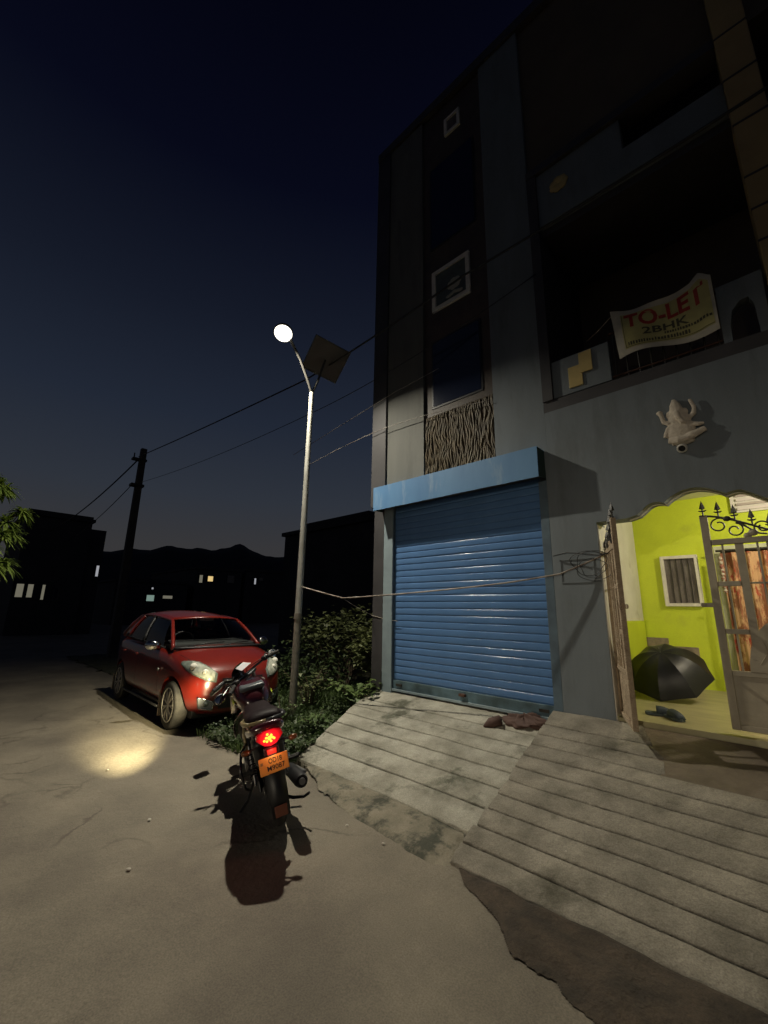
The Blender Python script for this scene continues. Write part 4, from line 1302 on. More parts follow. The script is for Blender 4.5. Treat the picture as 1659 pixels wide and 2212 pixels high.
bush('dim bush at the left end of the row behind the street light', (-7.9, 6.3, 0), (0.9, 0.8, 1.30), 800, 0.14, 13)
bush('low round bush below the leafy ones close to the ramp', (-6.2, 4.75, 0), (0.55, 0.5, 0.62), 650, 0.09, 14, 'leaf_dark')
bush('low straggly bush at the car bonnet behind the street light', (-6.9, 4.7, 0), (0.6, 0.4, 0.72), 500, 0.09, 15, 'leaf_dark')
# palm-like tree at the left edge of the view
pt = thing('tree', 'green tree with long strap leaves at the left edge of the road', 'tree', (-8.0, 0.0, 0))
r = random.Random(21)
MB().tube([(-8.0, 0.0, -0.05), (-7.98, 0.02, 0.9), (-8.02, 0.08, 1.9), (-8.0, 0.12, 2.5)], [0.10, 0.085, 0.07, 0.05], 10).build('trunk', 'bark', pt, smooth=60)
lm = MB()
heads = []
for k in range(26):
    a = r.uniform(0, 6.283)
    e = Vector((-8.0 + 0.55 * math.cos(a) * r.uniform(.4, 1), 0.16 + 0.50 * math.sin(a) * r.uniform(.3, 1), r.uniform(1.7, 3.2)))
    lm.tube([(-8.0, 0.0, 1.75 + 0.04 * k), (Vector((-8.0, 0.0, 2.2)) + e) / 2, e], [0.03, 0.022, 0.012], 6)
    heads.append(e)
lm.build('limbs', 'bark', pt, smooth=60)
v, f = [], []
for e in heads:
    for k in range(120):
        a = r.uniform(0, 6.283)
        el = r.uniform(-0.5, 1.2)
        d = Vector((math.cos(a) * math.cos(el), math.sin(a) * math.cos(el), math.sin(el)))
        Lf = r.uniform(0.12, 0.27)
        w = r.uniform(0.009, 0.019)
        s = d.cross(Vector((0, 0, 1))).normalized() if abs(d.z) < .98 else Vector((1, 0, 0))
        o = len(v)
        seg = [e + d * Lf * t - Vector((0, 0, 0.5 * Lf * t * t)) for t in (0.05, 0.4, 0.75, 1.0)]
        ws = (w * .6, w, w * .7, 0.001)
        for p, ww in zip(seg, ws):
            v += [tuple(p - s * ww), tuple(p + s * ww)]
        f += [(o + 2 * i, o + 2 * i + 1, o + 2 * i + 3, o + 2 * i + 2) for i in range(3)]
raw('crown', [tuple(Vector(p) - Vector((-8.0, 0.0, 0))) for p in v], f, 'leaf_palm', pt)

# ================================================================== FAR HOUSES, HILLS
def far_house(label, x0, x1, y0, y1, h, wins, step=None, par=0.3, plinth=None):
    t = thing('house', label, 'house', ((x0 + x1) / 2, (y0 + y1) / 2, 0), group='dark houses beyond the field')
    MB().box(x0, x1, y0, y1, -0.1, h).build('wall', 'far_wall', t)
    MB().box(x0 - 0.12, x1 + 0.12, y0 - 0.12, y1 + 0.12, h + 0.001, h + 0.16).box(x1 - 0.1, x1 + 0.05, y0, y1, h + .161, h + par).build('roof_slab', 'far_wall', t)
    if step:
        MB().box(*step).build('stair_room', 'far_wall', t)
    for (ya, yb, za, zb, m) in wins:
        w = MB().box(x1, x1 + 0.05, ya - 0.06, ya, za - 0.06, zb + 0.06).box(x1, x1 + 0.05, yb, yb + 0.06, za - 0.06, zb + 0.06).box(x1, x1 + 0.05, ya, yb, za - 0.06, za).box(x1, x1 + 0.05, ya, yb, zb, zb + 0.06).build('window', 'dark_paint', t)
        MB().box(x1 + 0.004, x1 + 0.02, ya, yb, za, zb).build('pane', m, w)
    return t
far_house('dark flat-roofed house on the left with lit ground floor openings behind the tree', -36, -28, 2.55, 5.4, 6.05,
          [(2.70, 2.98, 1.85, 2.5, 'win_pale'), (3.14, 3.36, 1.85, 2.5, 'win_pale'), (3.72, 3.84, 1.75, 2.5, 'win_pale'), (4.25, 4.4, 1.75, 2.35, 'blue_dark_glass'), (6.05, 6.18, 3.2, 3.85, 'win_white')][:4],
          step=(-36, -28.3, 5.401, 6.2, 0, 5.72))
hs = bpy.data.objects['stair_room']
wn = MB().box(-28.29, -28.24, 5.96, 6.14, 3.05, 3.75).build('window', 'dark_paint', hs)
MB().box(-28.235, -28.22, 5.99, 6.11, 3.1, 3.7).build('pane', 'win_white', bpy.data.objects['stair_room'])
far_house('tall dark unlit house close behind the bushes on the right', -16.0, -7.6, 10.3, 16.5, 4.62,
          [(11.2, 12.3, 1.2, 2.4, 'blue_dark_glass'), (13.4, 14.3, 1.2, 2.4, 'blue_dark_glass')], step=(-15.0, -11.0, 10.6, 16.0, 4.79, 5.12))
far_house('distant house with one warm yellow window and a pale wall strip', -52, -40, 16.4, 21.0, 5.0, [(17.55, 18.05, 3.92, 4.4, 'win_warm'), (16.75, 17.05, 3.75, 4.45, 'win_pale'), (19.5, 20.2, 3.9, 4.6, 'blue_dark_glass')])
far_house('distant low house with a greenish lit window', -50, -40, 10.0, 15.8, 3.5, [(12.45, 13.05, 1.95, 2.45, 'win_green'), (13.75, 14.55, 2.2, 2.45, 'win_pale'), (12.75, 12.9, 2.95, 3.1, 'win_white')])
far_house('distant house with a small dim window at the right', -52, -40, 21.4, 27.0, 5.2, [(22.4, 22.6, 3.9, 4.5, 'win_white'), (22.95, 23.4, 4.3, 4.6, 'blue_dark_glass')])
# a dark house at the right end, past the yellow pilaster
far_house('dark neighbouring house past the yellow pilaster at the right edge', 3.3, 9.0, 5.2, 12, 11.0, [(6.2, 7.2, 4, 5.2, 'blue_dark_glass')])
# hills: a ridge with real depth
hv, hf = [], []
prof = [(-6, 14), (-1.5, 19), (2, 27), (5, 34), (9, 40), (13.5, 43.5), (16.2, 46), (19, 49), (22.2, 50), (24.3, 49), (25.6, 51), (26.8, 56), (27.5, 55), (28.6, 51), (30, 47), (31.5, 46), (33, 47), (36, 44), (42, 38), (50, 30), (60, 24), (75, 20), (95, 15)]
na = 180
for i in range(na + 1):
    az = -6 + 101 * i / na
    top = float(np.interp(az, [p[0] for p in prof], [p[1] for p in prof]))
    for j, (dist, fr) in enumerate(((300, 0.0), (335, 0.5), (365, 0.86), (385, 1.0), (420, 0.8), (500, 0.0))):
        d = dist * (1 + 0.02 * nz(az * 0.3, j))
        hv.append((-d * math.cos(R(az)), d * math.sin(R(az)), top * fr * (1 + 0.05 * nz(az * 0.5, j, 2)) + (0.6 * nz(az * 2.3, j, 5) if fr else -1)))
hf = [(i * 6 + j, i * 6 + j + 1, (i + 1) * 6 + j + 1, (i + 1) * 6 + j) for i in range(na) for j in range(5)]
raw('hills', hv, hf, 'hill_rock', kind='structure', smooth=True)
# pebbles and scraps on the road
pb = None
for (x, y, s, where) in ((-3.05, 1.06, .015, 'left of the motorcycle shadow, the largest'), (-3.6, 1.35, .016, 'level with the motorcycle number plate'), (-2.55, 2.32, .012, 'by the left of the mossy ramp foot'), (-4.9, 1.4, .014, 'in the edge of the headlight patch'), (-2.2, 2.33, .013, 'by the right of the mossy ramp foot'), (-1.2, 2.85, .010, 'of the right hand ramp')):
    z = 0.0 if y < 2.5 else zr(y)
    if pb is None:
        mb = MB()
        mb.ball((0, 0, 0), (1, 0.75, 0.5), 7)
        mb.v = [p * (1 + 0.25 * nz(p.x * 2, p.y * 2, p.z * 2)) for p in mb.v]
        pb = mb.build('pebble', 'pebble', None, smooth=60)
        o = pb
    else:
        o = pb.copy()
        COL.objects.link(o)
    o.location = (x, y, z - 0.004 + s * 0.3)
    o.scale = (s,) * 3
    o.rotation_euler = (0, 0, x * 7)
    tag(o, 'small pale pebble lying on the concrete ' + where, 'pebble', 'loose pebbles on the ground')

# ================================================================== CAR
mat('lamp_bulb', (0.85, 0.83, 0.72), 0.2, coat=1.0)
car = thing('car', 'small red hatchback parked on the verge behind the motorcycle', 'car', (-7.16, 3.035, 0.0), R(-2.0))
def cbuild(mb, name, m, parent=None, **k):
    return mb.build(name, m, parent or car, world=False, **k)
ST = [(1.80, .245, .60, .42), (1.75, .20, .70, .54), (1.63, .185, .785, .63), (1.42, .18, .855, .69), (1.12, .18, .925, .715), (0.90, .18, .955, .72), (0.3, .18, .965, .725), (-0.4, .18, .975, .725), (-1.1, .18, .99, .72), (-1.5, .20, 1.0, .715), (-1.68, .24, .98, .66), (-1.75, .32, .93, .58)]
def section(x, zb, zt, hw):
    half = [(0.0, zb), (.60 * hw, zb), (.93 * hw, zb + .05), (1.0 * hw, zb + .22), (1.0 * hw, zt - .24), (.975 * hw, zt - .12), (.90 * hw, zt - .03), (.60 * hw, zt + .012), (0.0, zt + .028)]
    ring = [(x, y, z) for y, z in half] + [(x, -y, z) for y, z in half[-2:0:-1]]
    return ring
mb = MB()
rings = [section(*s) for s in ST]
k = len(rings[0])
vs = [p for r_ in rings for p in r_]
fs = [(i * k + j, i * k + (j + 1) % k, (i + 1) * k + (j + 1) % k, (i + 1) * k + j) for i in range(len(rings) - 1) for j in range(k)]
fs += [tuple(range(k)), tuple((len(rings) - 1) * k + j for j in range(k - 1, -1, -1))]
mb.add(vs, fs)
body = cbuild(mb, 'body', 'car_red', smooth=180, sub=2)
# cut the wheel arches and the door seams, then keep the plain result
WX, WR = 1.225, 0.285
cut = MB()
for x in (WX, -WX):
    for s in (1, -1):
        M = Matrix.Translation(Vector((x, s * 0.66, WR + 0.01))) @ Matrix.Rotation(R(90), 4, 'X')
        cut.lathe([(0.335, -0.19), (0.335, 0.19)], 28, M)
cutter = cut.build('cutter', 'car_trim')
seam = MB()
for s in (-1, 1):
    for x in (0.72, -0.32):
        seam.box(x - .004, x + .004, s * 0.74 - .035, s * 0.74 + .035, .30, 1.0)
    seam.box(-0.95, 0.72, s * 0.74 - .035, s * 0.74 + .035, .296, .303)
seam.box(1.80, 1.808, -.5, .5, .70, .9)
cutter2 = seam.build('cutter', 'car_trim')
for cc in (cutter, cutter2):
    cc.parent = car
    md = body.modifiers.new('cut', 'BOOLEAN')
    md.object = cc
    md.operation = 'DIFFERENCE'
    md.solver = 'EXACT'
bpy.context.view_layer.update()
dg = bpy.context.evaluated_depsgraph_get()
nm_ = bpy.data.meshes.new_from_object(body.evaluated_get(dg))
body.modifiers.clear()
body.data = nm_
nm_.shade_smooth()
nm_.set_sharp_from_angle(angle=R(35))
for cc in (cutter, cutter2):
    bpy.data.objects.remove(cc)
bvh = BVHTree.FromPolygons([v.co.copy() for v in nm_.vertices], [tuple(p.vertices) for p in nm_.polygons])
def on_body(p, d, off):
    """drop a point on the body along direction d and raise it by off"""
    d = Vector(d).normalized()
    h = bvh.ray_cast(Vector(p) - d * 3, d)
    if h[0] is None:
        return Vector(p)
    nrm = h[1] if h[1].dot(d) < 0 else -h[1]
    return h[0] + nrm * off
def body_patch(corner_curves, d, off, nu, nv, bul=0.0, flipy=1):
    """corner_curves(u, v) -> rough point; projected along d"""
    mb = MB()
    def fn(i, j):
        p = Vector(corner_curves(i, j))
        p.y *= flipy
        dd = Vector(d)
        dd.y *= flipy
        e = math.sin(math.pi * min(1, max(0, i))) ** .5 * math.sin(math.pi * min(1, max(0, j))) ** .5
        return on_body(p, dd, off + bul * e)
    return mb.grid(fn, nu, nv)
for s in (-1, 1):
    def hl(u, v):
        # u: outer-rear top -> inner-front, v: lower -> upper edge ; right-hand lamp at y<0
        ax_ = Vector((1.36, -0.66, 0.80)).lerp(Vector((1.78, -0.35, 0.635)), u)
        wdt = 0.165 * float(np.interp(u, (0, .2, .45, .75, .92, 1), (.18, .66, 1.0, .98, .78, .62)))
        return ax_ + Vector((0, 0, (v - 0.5) * wdt + 0.015 * math.sin(math.pi * u)))
    h = cbuild(body_patch(hl, (-1, 0.75, -0.15), 0.004, 16, 8, 0.012, -s), 'headlight', 'lamp_dark', smooth=180)
    cbuild(body_patch(lambda u, v: hl(0.30 + 0.64 * u, 0.10 + 0.80 * v), (-1, 0.75, -0.15), 0.012, 12, 7, 0.010, -s), 'lens', 'lamp_lens', h, smooth=180)
    cbuild(MB().ball(on_body(Vector(hl(0.40, .52)) * Vector((1, 1, 1)) if s < 0 else Vector((hl(0.40, .52).x, -hl(0.40, .52).y, hl(.4, .52).z)), (-1, -0.75 * s if False else (0.75 if s < 0 else -0.75), -0.15), 0.012), (0.05, 0.05, 0.05), 14), 'bulb', 'lamp_bulb', h, smooth=180)
    cbuild(MB().ball(on_body(Vector((hl(0.70, .5).x, s * abs(hl(0.70, .5).y), hl(.7, .5).z)), (-1, 0.75 if s < 0 else -0.75, -0.15), 0.012), (0.034, 0.034, 0.034), 12), 'bulb', 'lamp_bulb', h, smooth=180)
    def fg(u, v):
        a0 = Vector((1.80, -0.585, 0.43)).lerp(Vector((1.86, -0.40, 0.36)), u)
        a1 = Vector((1.80, -0.56, 0.30)).lerp(Vector((1.86, -0.42, 0.275)), u)
        return a1.lerp(a0, v)
    f1 = cbuild(body_patch(fg, (-1, 0.5, 0), 0.004, 6, 5, 0.0, -s), 'fog_bezel', 'fog_grey', smooth=180)
    loop = [fg(u, v) for u, v in ([(t, 0) for t in np.linspace(0, 1, 6)] + [(1, t) for t in np.linspace(0, 1, 5)] + [(t, 1) for t in np.linspace(1, 0, 6)] + [(0, t) for t in np.linspace(1, 0, 5)])]
    cbuild(MB().tube([on_body((p.x, p.y * -s, p.z), (-1, 0.5 * -s, 0), 0.006) for p in loop], 0.007, 6), 'fog_rim', 'chrome', f1, smooth=180)
    cbuild(MB().ball(on_body((1.84, s * 0.49, 0.345), (-1, -0.5 * s, 0), 0.004), (0.02, 0.035, 0.035), 10), 'fog_lamp', 'lamp_dark', f1, smooth=180)
def rect(y0, y1, z0, z1, y0b=None, y1b=None):
    return lambda u, v: Vector((1.9, (y0 + (y1 - y0) * u) * (1 - v) + ((y0b if y0b is not None else y0) + ((y1b if y1b is not None else y1) - (y0b if y0b is not None else y0)) * u) * v, z0 + (z1 - z0) * v))
cbuild(body_patch(rect(-.25, .25, .555, .625, -.28, .28), (-1, 0, 0), .004, 14, 3), 'grille', 'car_trim', smooth=180)
cbuild(MB().tube([on_body((1.9, y, .60), (-1, 0, 0), .012) for y in np.linspace(-.26, .26, 11)], .012, 6), 'grille_bar', 'chrome', smooth=180)
cbuild(MB().tube([on_body((1.9, y, .56), (-1, 0, 0), .008) for y in np.linspace(-.24, .24, 11)], .007, 6), 'grille_bar', 'chrome', smooth=180)
cbuild(body_patch(rect(-.30, .30, .275, .43, -.35, .35), (-1, 0, 0), .004, 16, 4), 'lower_intake', 'car_trim', smooth=180)
cbuild(MB().box(1.925, 1.937, -.24, .24, .44, .53), 'number_plate', 'plate_white', bevel=.004)
# greenhouse
def A(u, v):
    """windscreen: u across -1..1, v 0 base .. 1 top"""
    y = (0.635 + (0.505 - 0.635) * v) * u
    x = 0.93 + (0.40 - 0.93) * v + 0.15 * (1 - u * u)
    z = 0.95 + (1.30 - 0.95) * v + 0.02 * math.sin(v * math.pi) + 0.035 * (1 - u * u) * v + 0.012 * (1 - v) * (1 - u * u)
    return Vector((x, y, z))
cbuild(MB().grid(lambda i, j: A((2 * i - 1) * 0.93, 0.04 + 0.92 * j), 14, 8), 'windscreen', 'car_glass', smooth=180)
def roof(u, v):
    p = A(u, 1.0)
    x = p.x + (-1.30 - p.x) * v
    hw = 0.505 + 0.03 * math.sin(v * math.pi) - 0.05 * v
    z = 1.30 + 0.035 * (1 - u * u) + 0.115 * math.sin(min(1, v * 1.25) * math.pi * .5) * (0.75 + 0.25 * (1 - u * u)) - 0.05 * v * v
    return Vector((x, hw * u, z))
cbuild(MB().grid(lambda i, j: roof(2 * i - 1, j), 12, 12), 'roof', 'car_red', smooth=180, solid=-0.02)
for s in (-1, 1):
    rail = [A(s * 1.0, v) for v in np.linspace(-0.04, 1, 9)] + [roof(s * 1.0, v) for v in np.linspace(0.08, 1, 9)] + [Vector((-1.45, s * 0.52, 1.20)), Vector((-1.58, s * 0.60, 1.0))]
    cbuild(MB().tube(rail, [0.027] * 9 + [0.024] * 9 + [0.05, 0.07], 8), 'pillar', 'car_red', smooth=180)
    def side(i, j):
        # i front->rear, j bottom->top
        xb = 0.82 - 2.1 * i
        xt = 0.40 - 1.50 * i
        b0 = Vector((xb, s * (0.70 - 0.03 * i), 0.95 + 0.06 * i))
        t0 = roof(s * 1.0, max(0, (0.40 - xt)) / 1.70)
        t0.z -= 0.005
        p = b0.lerp(t0, j)
        p.y += s * 0.02 * math.sin(j * math.pi)
        return p
    cbuild(MB().grid(lambda i, j: side(0.03 + 0.44 * i, 0.03 + .94 * j), 8, 6), 'side_window', 'car_glass_dark', smooth=180)
    cbuild(MB().grid(lambda i, j: side(0.51 + 0.38 * i, 0.03 + .94 * j), 8, 6), 'side_window', 'car_glass_dark', smooth=180)
    cbuild(MB().tube([side(0.49, t) for t in np.linspace(0, 1, 6)], 0.028, 6), 'pillar', 'car_trim', smooth=180)
    cbuild(MB().grid(lambda i, j: side(0.90 + 0.10 * i, j), 3, 6), 'pillar', 'car_red', smooth=180, solid=-0.02)
    cbuild(MB().tube([side(t, 0.0) + Vector((0, s * .005, 0)) for t in np.linspace(0, 1, 10)], 0.012, 6), 'window_seal', 'car_trim', smooth=180)
    # mirror
    mm_ = cbuild(MB().ball((0.72, s * 0.83, 0.985), (0.055, 0.105, 0.068), 14, Matrix.Rotation(R(14 * s), 3, 'Z')), 'mirror', 'chrome', smooth=180)
    cbuild(MB().tube([(0.70, s * 0.71, 0.95), (0.70, s * 0.78, 0.965)], 0.025, 8), 'mirror_arm', 'car_trim', mm_, smooth=180)
    cbuild(MB().ball((0.775, s * 0.74, 0.67), (0.03, 0.012, 0.022), 8), 'side_lamp', 'amber' if s > 0 else 'lamp_lens', smooth=180)
    for x in (-0.18, -0.86):
        cbuild(MB().tube([(x, s * 0.755, .80), (x - .06, s * 0.775, .802), (x - .12, s * 0.755, .80)], 0.012, 6), 'door_handle', 'car_red', smooth=180)
    cbuild(MB().box(WX - 0.36, WX - 0.345, s * 0.715 - 0.085 * (s > 0) - 0.0 , s * 0.715 + 0.085 * (s < 0), 0.10, 0.42), 'mudflap', 'mudflap', bevel=.003)
    cbuild(MB().box(-WX - 0.36, -WX - 0.345, s * 0.715 - 0.085 * (s > 0), s * 0.715 + 0.085 * (s < 0), 0.10, 0.36), 'mudflap', 'mudflap', bevel=.003)
    cbuild(MB().tube([(x, s * (0.72 + 0.004), 0.215) for x in np.linspace(-0.86, 0.86, 6)], 0.016, 6), 'sill', 'car_trim', smooth=180)
cbuild(MB().grid(lambda i, j: Vector((-1.30 - 0.30 * (1 - j) , (2 * i - 1) * (0.46 + 0.10 * (1 - j)), 1.0 + 0.35 * j)), 6, 5), 'rear_window', 'car_glass_dark', smooth=180)
cbuild(MB().tube([A(u, -0.02) + Vector((0.02, 0, 0)) for u in np.linspace(-1, 1, 15)], 0.022, 6), 'cowl', 'car_trim', smooth=180)
for (u0, u1) in ((-0.75, 0.05), (0.0, 0.72)):
    cbuild(MB().tube([A(u0, 0.0) + Vector((.03, 0, .01)), A((u0 + u1) / 2, 0.07) + Vector((.015, 0, .012)), A(u1, 0.10) + Vector((.012, 0, .01))], 0.008, 5), 'wiper', 'car_trim', smooth=180)
# bonnet shut lines
for s in (-1, 1):
    cbuild(MB().tube([on_body((x, s * y, 1.5), (0, 0, -1), 0.001) for x, y in ((0.92, .62), (1.2, .60), (1.45, .55), (1.62, .47), (1.72, .36))], 0.004, 4), 'bonnet_seam', 'car_trim', smooth=180)
# interior
for s in (-1, 1):
    st_ = cbuild(MB().box(-0.40, -0.26, s * .32 - .21, s * .32 + .21, .55, 1.12), 'seat', 'seat_cloth', bevel=.05)
    cbuild(MB().box(-0.36, -0.26, s * .32 - .12, s * .32 + .12, 1.15, 1.30), 'headrest', 'seat_cloth', st_, bevel=.04)
cbuild(MB().box(-0.97, -0.85, -.55, .55, .6, 1.14), 'rear_seat', 'seat_cloth', bevel=.05)
cbuild(MB().box(-1.45, 0.46, -.60, .60, 1.006, 1.014), 'cabin_liner', 'dash')
cbuild(MB().box(0.45, 0.86, -.60, .60, .78, 1.0), 'dashboard', 'dash', bevel=.03)
cbuild(MB().tube([(0.36 + .05 * math.sin(a), -.32 + .17 * math.cos(a), 0.98 + .16 * math.sin(a)) for a in np.linspace(0, 6.283, 20)], .014, 6), 'steering_wheel', 'dash', smooth=180)
cbuild(MB().box(0.40, 0.42, -.11, .11, 1.295, 1.35), 'rear_view_mirror', 'seat_cloth', bevel=.008)
# wheels
def car_wheel(x, s):
    w = bpy.data.objects.new('wheel', None)
    return w
wheel = None
for x in (WX, -WX):
    for s in (-1, 1):
        if wheel is None:
            W0 = MB()
            W0.lathe([(0.20, -.075), (0.26, -.082), (0.283, -.065), (0.287, -.02), (0.287, .02), (0.283, .065), (0.26, .082), (0.20, .075)], 40, Matrix.Rotation(R(90), 4, 'X'))
            wheel = cbuild(W0, 'wheel', 'rubber', smooth=50)
            D = Matrix.Rotation(R(90), 4, 'X')
            rim = MB()
            rim.lathe([(0.205, -.02), (0.205, .080), (0.196, .084), (0.185, .060), (0.18, -.02)], 36, D)
            rm = rim.build('rim', 'alloy', wheel, world=False, smooth=50)
            sp_ = MB()
            for q_ in range(9):
                a = 2 * math.pi * q_ / 9
                for da in (-0.10, 0.10):
                    sp_.tube([(0.035 * math.cos(a), -.066, 0.035 * math.sin(a)), (0.11 * math.cos(a + da * .5), -.072, 0.11 * math.sin(a + da * .5)), (0.19 * math.cos(a + da * 1.3), -.066, 0.19 * math.sin(a + da * 1.3))], [.014, .012, .011], 6)
            sp_.ball((0, -.068, 0), (.045, .014, .045), 12)
            sp_.build('spokes', 'alloy', wheel, world=False, smooth=60)
            MB().lathe([(0.0, 0.03), (0.19, 0.03)], 24, D).build('brake_disc', 'car_trim', wheel, world=False)
            w = wheel
        else:
            w = copy_tree(wheel, car)
        w.location = (x, s * 0.635, WR)
        w.rotation_euler = (0, 0, 0 if s < 0 else math.pi)
cbuild(MB().box(-1.5, 1.6, -.55, .55, .16, .5), 'underbody', 'car_trim')

# ================================================================== MOTORCYCLE
BK = thing('motorcycle', 'dark maroon motorcycle leaning on its side stand with its tail light lit', 'motorcycle', (-2.93, 2.0, 0.0), 0, scale=0.90)
LEAN = R(14)
BK.rotation_mode = 'XYZ'
yaw_b = math.atan2(0.41, -0.912)
BK.rotation_euler = (Matrix.Rotation(yaw_b, 3, 'Z') @ Matrix.Rotation(-LEAN, 3, 'X')).to_euler('XYZ')
def bb(mb, name, m, parent=None, **k):
    k.setdefault('smooth', 60)
    return mb.build(name, m, parent or BK, world=False, **k)
RX = Matrix.Rotation(R(90), 4, 'X')
def bwheel(x, z, rad, wd):
    M = Matrix.Translation(Vector((x, 0, z))) @ RX
    h = wd / 2
    w = bb(MB().lathe([(rad - .075, -h * .6), (rad - .045, -h), (rad - .015, -h * .75), (rad, -h * .25), (rad, h * .25), (rad - .015, h * .75), (rad - .045, h), (rad - .075, h * .6)], 40, M), 'wheel', 'rubber')
    r_ = MB().lathe([(rad - .075, -h * .5), (rad - .095, -h * .35), (rad - .095, h * .35), (rad - .075, h * .5)], 36, M)
    bb(r_, 'rim', 'black_plastic', w)
    s_ = MB()
    for q_ in range(6):
        a = 2 * math.pi * q_ / 6
        s_.tube([(x + .05 * math.cos(a), 0, z + .05 * math.sin(a)), (x + (rad - .09) * math.cos(a + .12), 0, z + (rad - .09) * math.sin(a + .12))], [.022, .014], 6)
    s_.lathe([(.06, -.06), (.06, .06)], 14, M)
    bb(s_, 'spokes', 'black_plastic', w)
    bb(MB().lathe([(.04, .062), (.115, .062), (.115, .066), (.04, .066)], 20, M), 'brake_disc', 'steel', w)
    return w
bwheel(0, .305, .305, .115)
# frame, swing arm, shocks, engine
bb(MB().tube([(0, .085, .305), (.50, .10, .38)], .022, 8).tube([(0, -.085, .305), (.50, -.10, .38)], .022, 8).tube([(.42, -.10, .37), (.42, .10, .37)], .02, 8), 'swing_arm', 'black_plastic')
for s in (-1, 1):
    sh_ = bb(MB().tube([(-.01, s * .125, .33), (.09, s * .13, .50), (.16, s * .13, .66)], .012, 8), 'shock_absorber', 'steel')
    pts = [(-.01 + .17 * t + .034 * math.cos(t * 56) * 0.3, s * .127 + .03 * math.cos(t * 56), .35 + .28 * t + .03 * 0.6 * math.sin(t * 56)) for t in np.linspace(.1, .9, 90)]
    bb(MB().tube(pts, .006, 5), 'spring', 'black_gloss', sh_)
bb(MB().tube([(1.02, 0, .92), (.85, 0, .55), (.78, 0, .26), (.45, .0, .24), (.38, 0, .42)], .026, 8).tube([(1.02, 0, .92), (.5, .08, .68), (-.20, .08, .70)], .02, 8).tube([(1.02, 0, .92), (.5, -.08, .68), (-.20, -.08, .70)], .02, 8), 'frame', 'black_plastic')
en = bb(MB().box(.42, .74, -.13, .13, .24, .46), 'engine', 'engine', bevel=.035)
for q_ in range(7):
    bb(MB().box(.60, .80, -.09, .09, .47 + q_ * .027, .482 + q_ * .027), 'cooling_fin', 'engine', en, bevel=.003)
bb(MB().lathe([(.0, .0), (.09, .0), (.10, .02), (.09, .04), (0, .045)], 18, Matrix.Translation(Vector((.50, -.13, .34))) @ RX), 'crank_cover', 'engine', en)
bb(MB().lathe([(.0, .0), (.09, .0), (.10, -.02), (.09, -.04), (0, -.045)], 18, Matrix.Translation(Vector((.50, .13, .34))) @ RX), 'crank_cover', 'engine', en)
bb(MB().box(-.26, .40, -.115, .115, .52, .72), 'inner_body', 'black_plastic', bevel=.04)
bb(MB().box(.20, .44, -.10, .10, .36, .54), 'battery_box', 'black_plastic', bevel=.03)
bb(MB().box(-.05, .46, .085, .115, .27, .37), 'chain_cover', 'black_plastic', bevel=.015)
# exhaust on the right side (y < 0)
bb(MB().tube([(.78, -.05, .50), (.90, -.07, .40), (.82, -.12, .26), (.50, -.16, .24), (.22, -.17, .27)], .021, 10), 'exhaust_pipe', 'steel')
ex_ = bb(MB().tube([(.24, -.17, .27), (.18, -.175, .275), (-.24, -.19, .335), (-.30, -.192, .343)], [.028, .052, .056, .044], 16), 'silencer', 'black_plastic')
bb(MB().tube([(-.29, -.192, .342), (-.315, -.193, .345)], [.026, .024], 12), 'exhaust_tip', 'steel', ex_)
bb(MB().tube([(.15, -.205, .30), (-.18, -.232, .355)], [.03, .03], 8, flat=.35), 'heat_shield', 'steel', ex_)
# fuel tank, seat, side panels, tail
def loft(secs, n=16, pw=2.4):
    """secs: (x, zc, hw, hh) superellipse rings"""
    mb = MB()
    vs = []
    for (x, zc, hw, hh) in secs:
        for j in range(n):
            a = 2 * math.pi * j / n
            c_, s_ = math.cos(a), math.sin(a)
            vs.append((x, hw * math.copysign(abs(c_) ** (2 / pw), c_), zc + hh * math.copysign(abs(s_) ** (2 / pw), s_)))
    kk = len(secs)
    fs = [(i * n + j, i * n + (j + 1) % n, (i + 1) * n + (j + 1) % n, (i + 1) * n + j) for i in range(kk - 1) for j in range(n)]
    fs += [tuple(range(n)), tuple((kk - 1) * n + j for j in range(n - 1, -1, -1))]
    return mb.add(vs, fs)
tk = bb(loft([(.50, .80, .07, .07), (.58, .83, .13, .11), (.75, .87, .18, .13), (.92, .875, .175, .125), (1.02, .87, .10, .09), (1.06, .86, .05, .05)], 20), 'fuel_tank', 'bike_maroon', smooth=180)
bb(MB().lathe([(.045, 0), (.045, .012), (.03, .016), (0, .016)], 16, Matrix.Translation(Vector((.80, 0, .992)))), 'fuel_cap', 'chrome', tk)
bb(MB().box(.57, .77, -.115, .115, .93, .978), 'tank_pad', 'tank_grey', tk, bevel=.02)
for s in (-1, 1):
    bb(MB().grid(lambda i, j: Vector((.70 + .22 * i, s * (.172 + .012 * math.sin(math.pi * i) + .012 * math.sin(math.pi * j)), .80 + .05 * j + .02 * i)), 6, 3), 'stripe', 'bike_sticker', tk, smooth=180)
    bb(MB().add([(.96, s * .14, .90), (1.14, s * .19, .83), (1.10, s * .20, .66), (.90, s * .165, .70), (1.0, s * .12, .80)], [(0, 1, 4), (1, 2, 4), (2, 3, 4), (3, 0, 4)]), 'tank_shroud', 'bike_maroon', solid=.012)
se = bb(loft([(.60, .80, .085, .03), (.50, .795, .11, .045), (.28, .785, .135, .05), (.10, .80, .14, .055), (-.02, .84, .135, .05), (-.20, .865, .135, .045), (-.33, .872, .115, .034)], 16), 'seat', 'seat_vinyl', smooth=180)
ta = bb(loft([(.40, .70, .13, .06), (.15, .715, .15, .07), (-.10, .755, .155, .075), (-.28, .80, .14, .062), (-.40, .83, .12, .045), (-.435, .838, .095, .03)], 16), 'tail_cowl', 'bike_maroon', smooth=180)
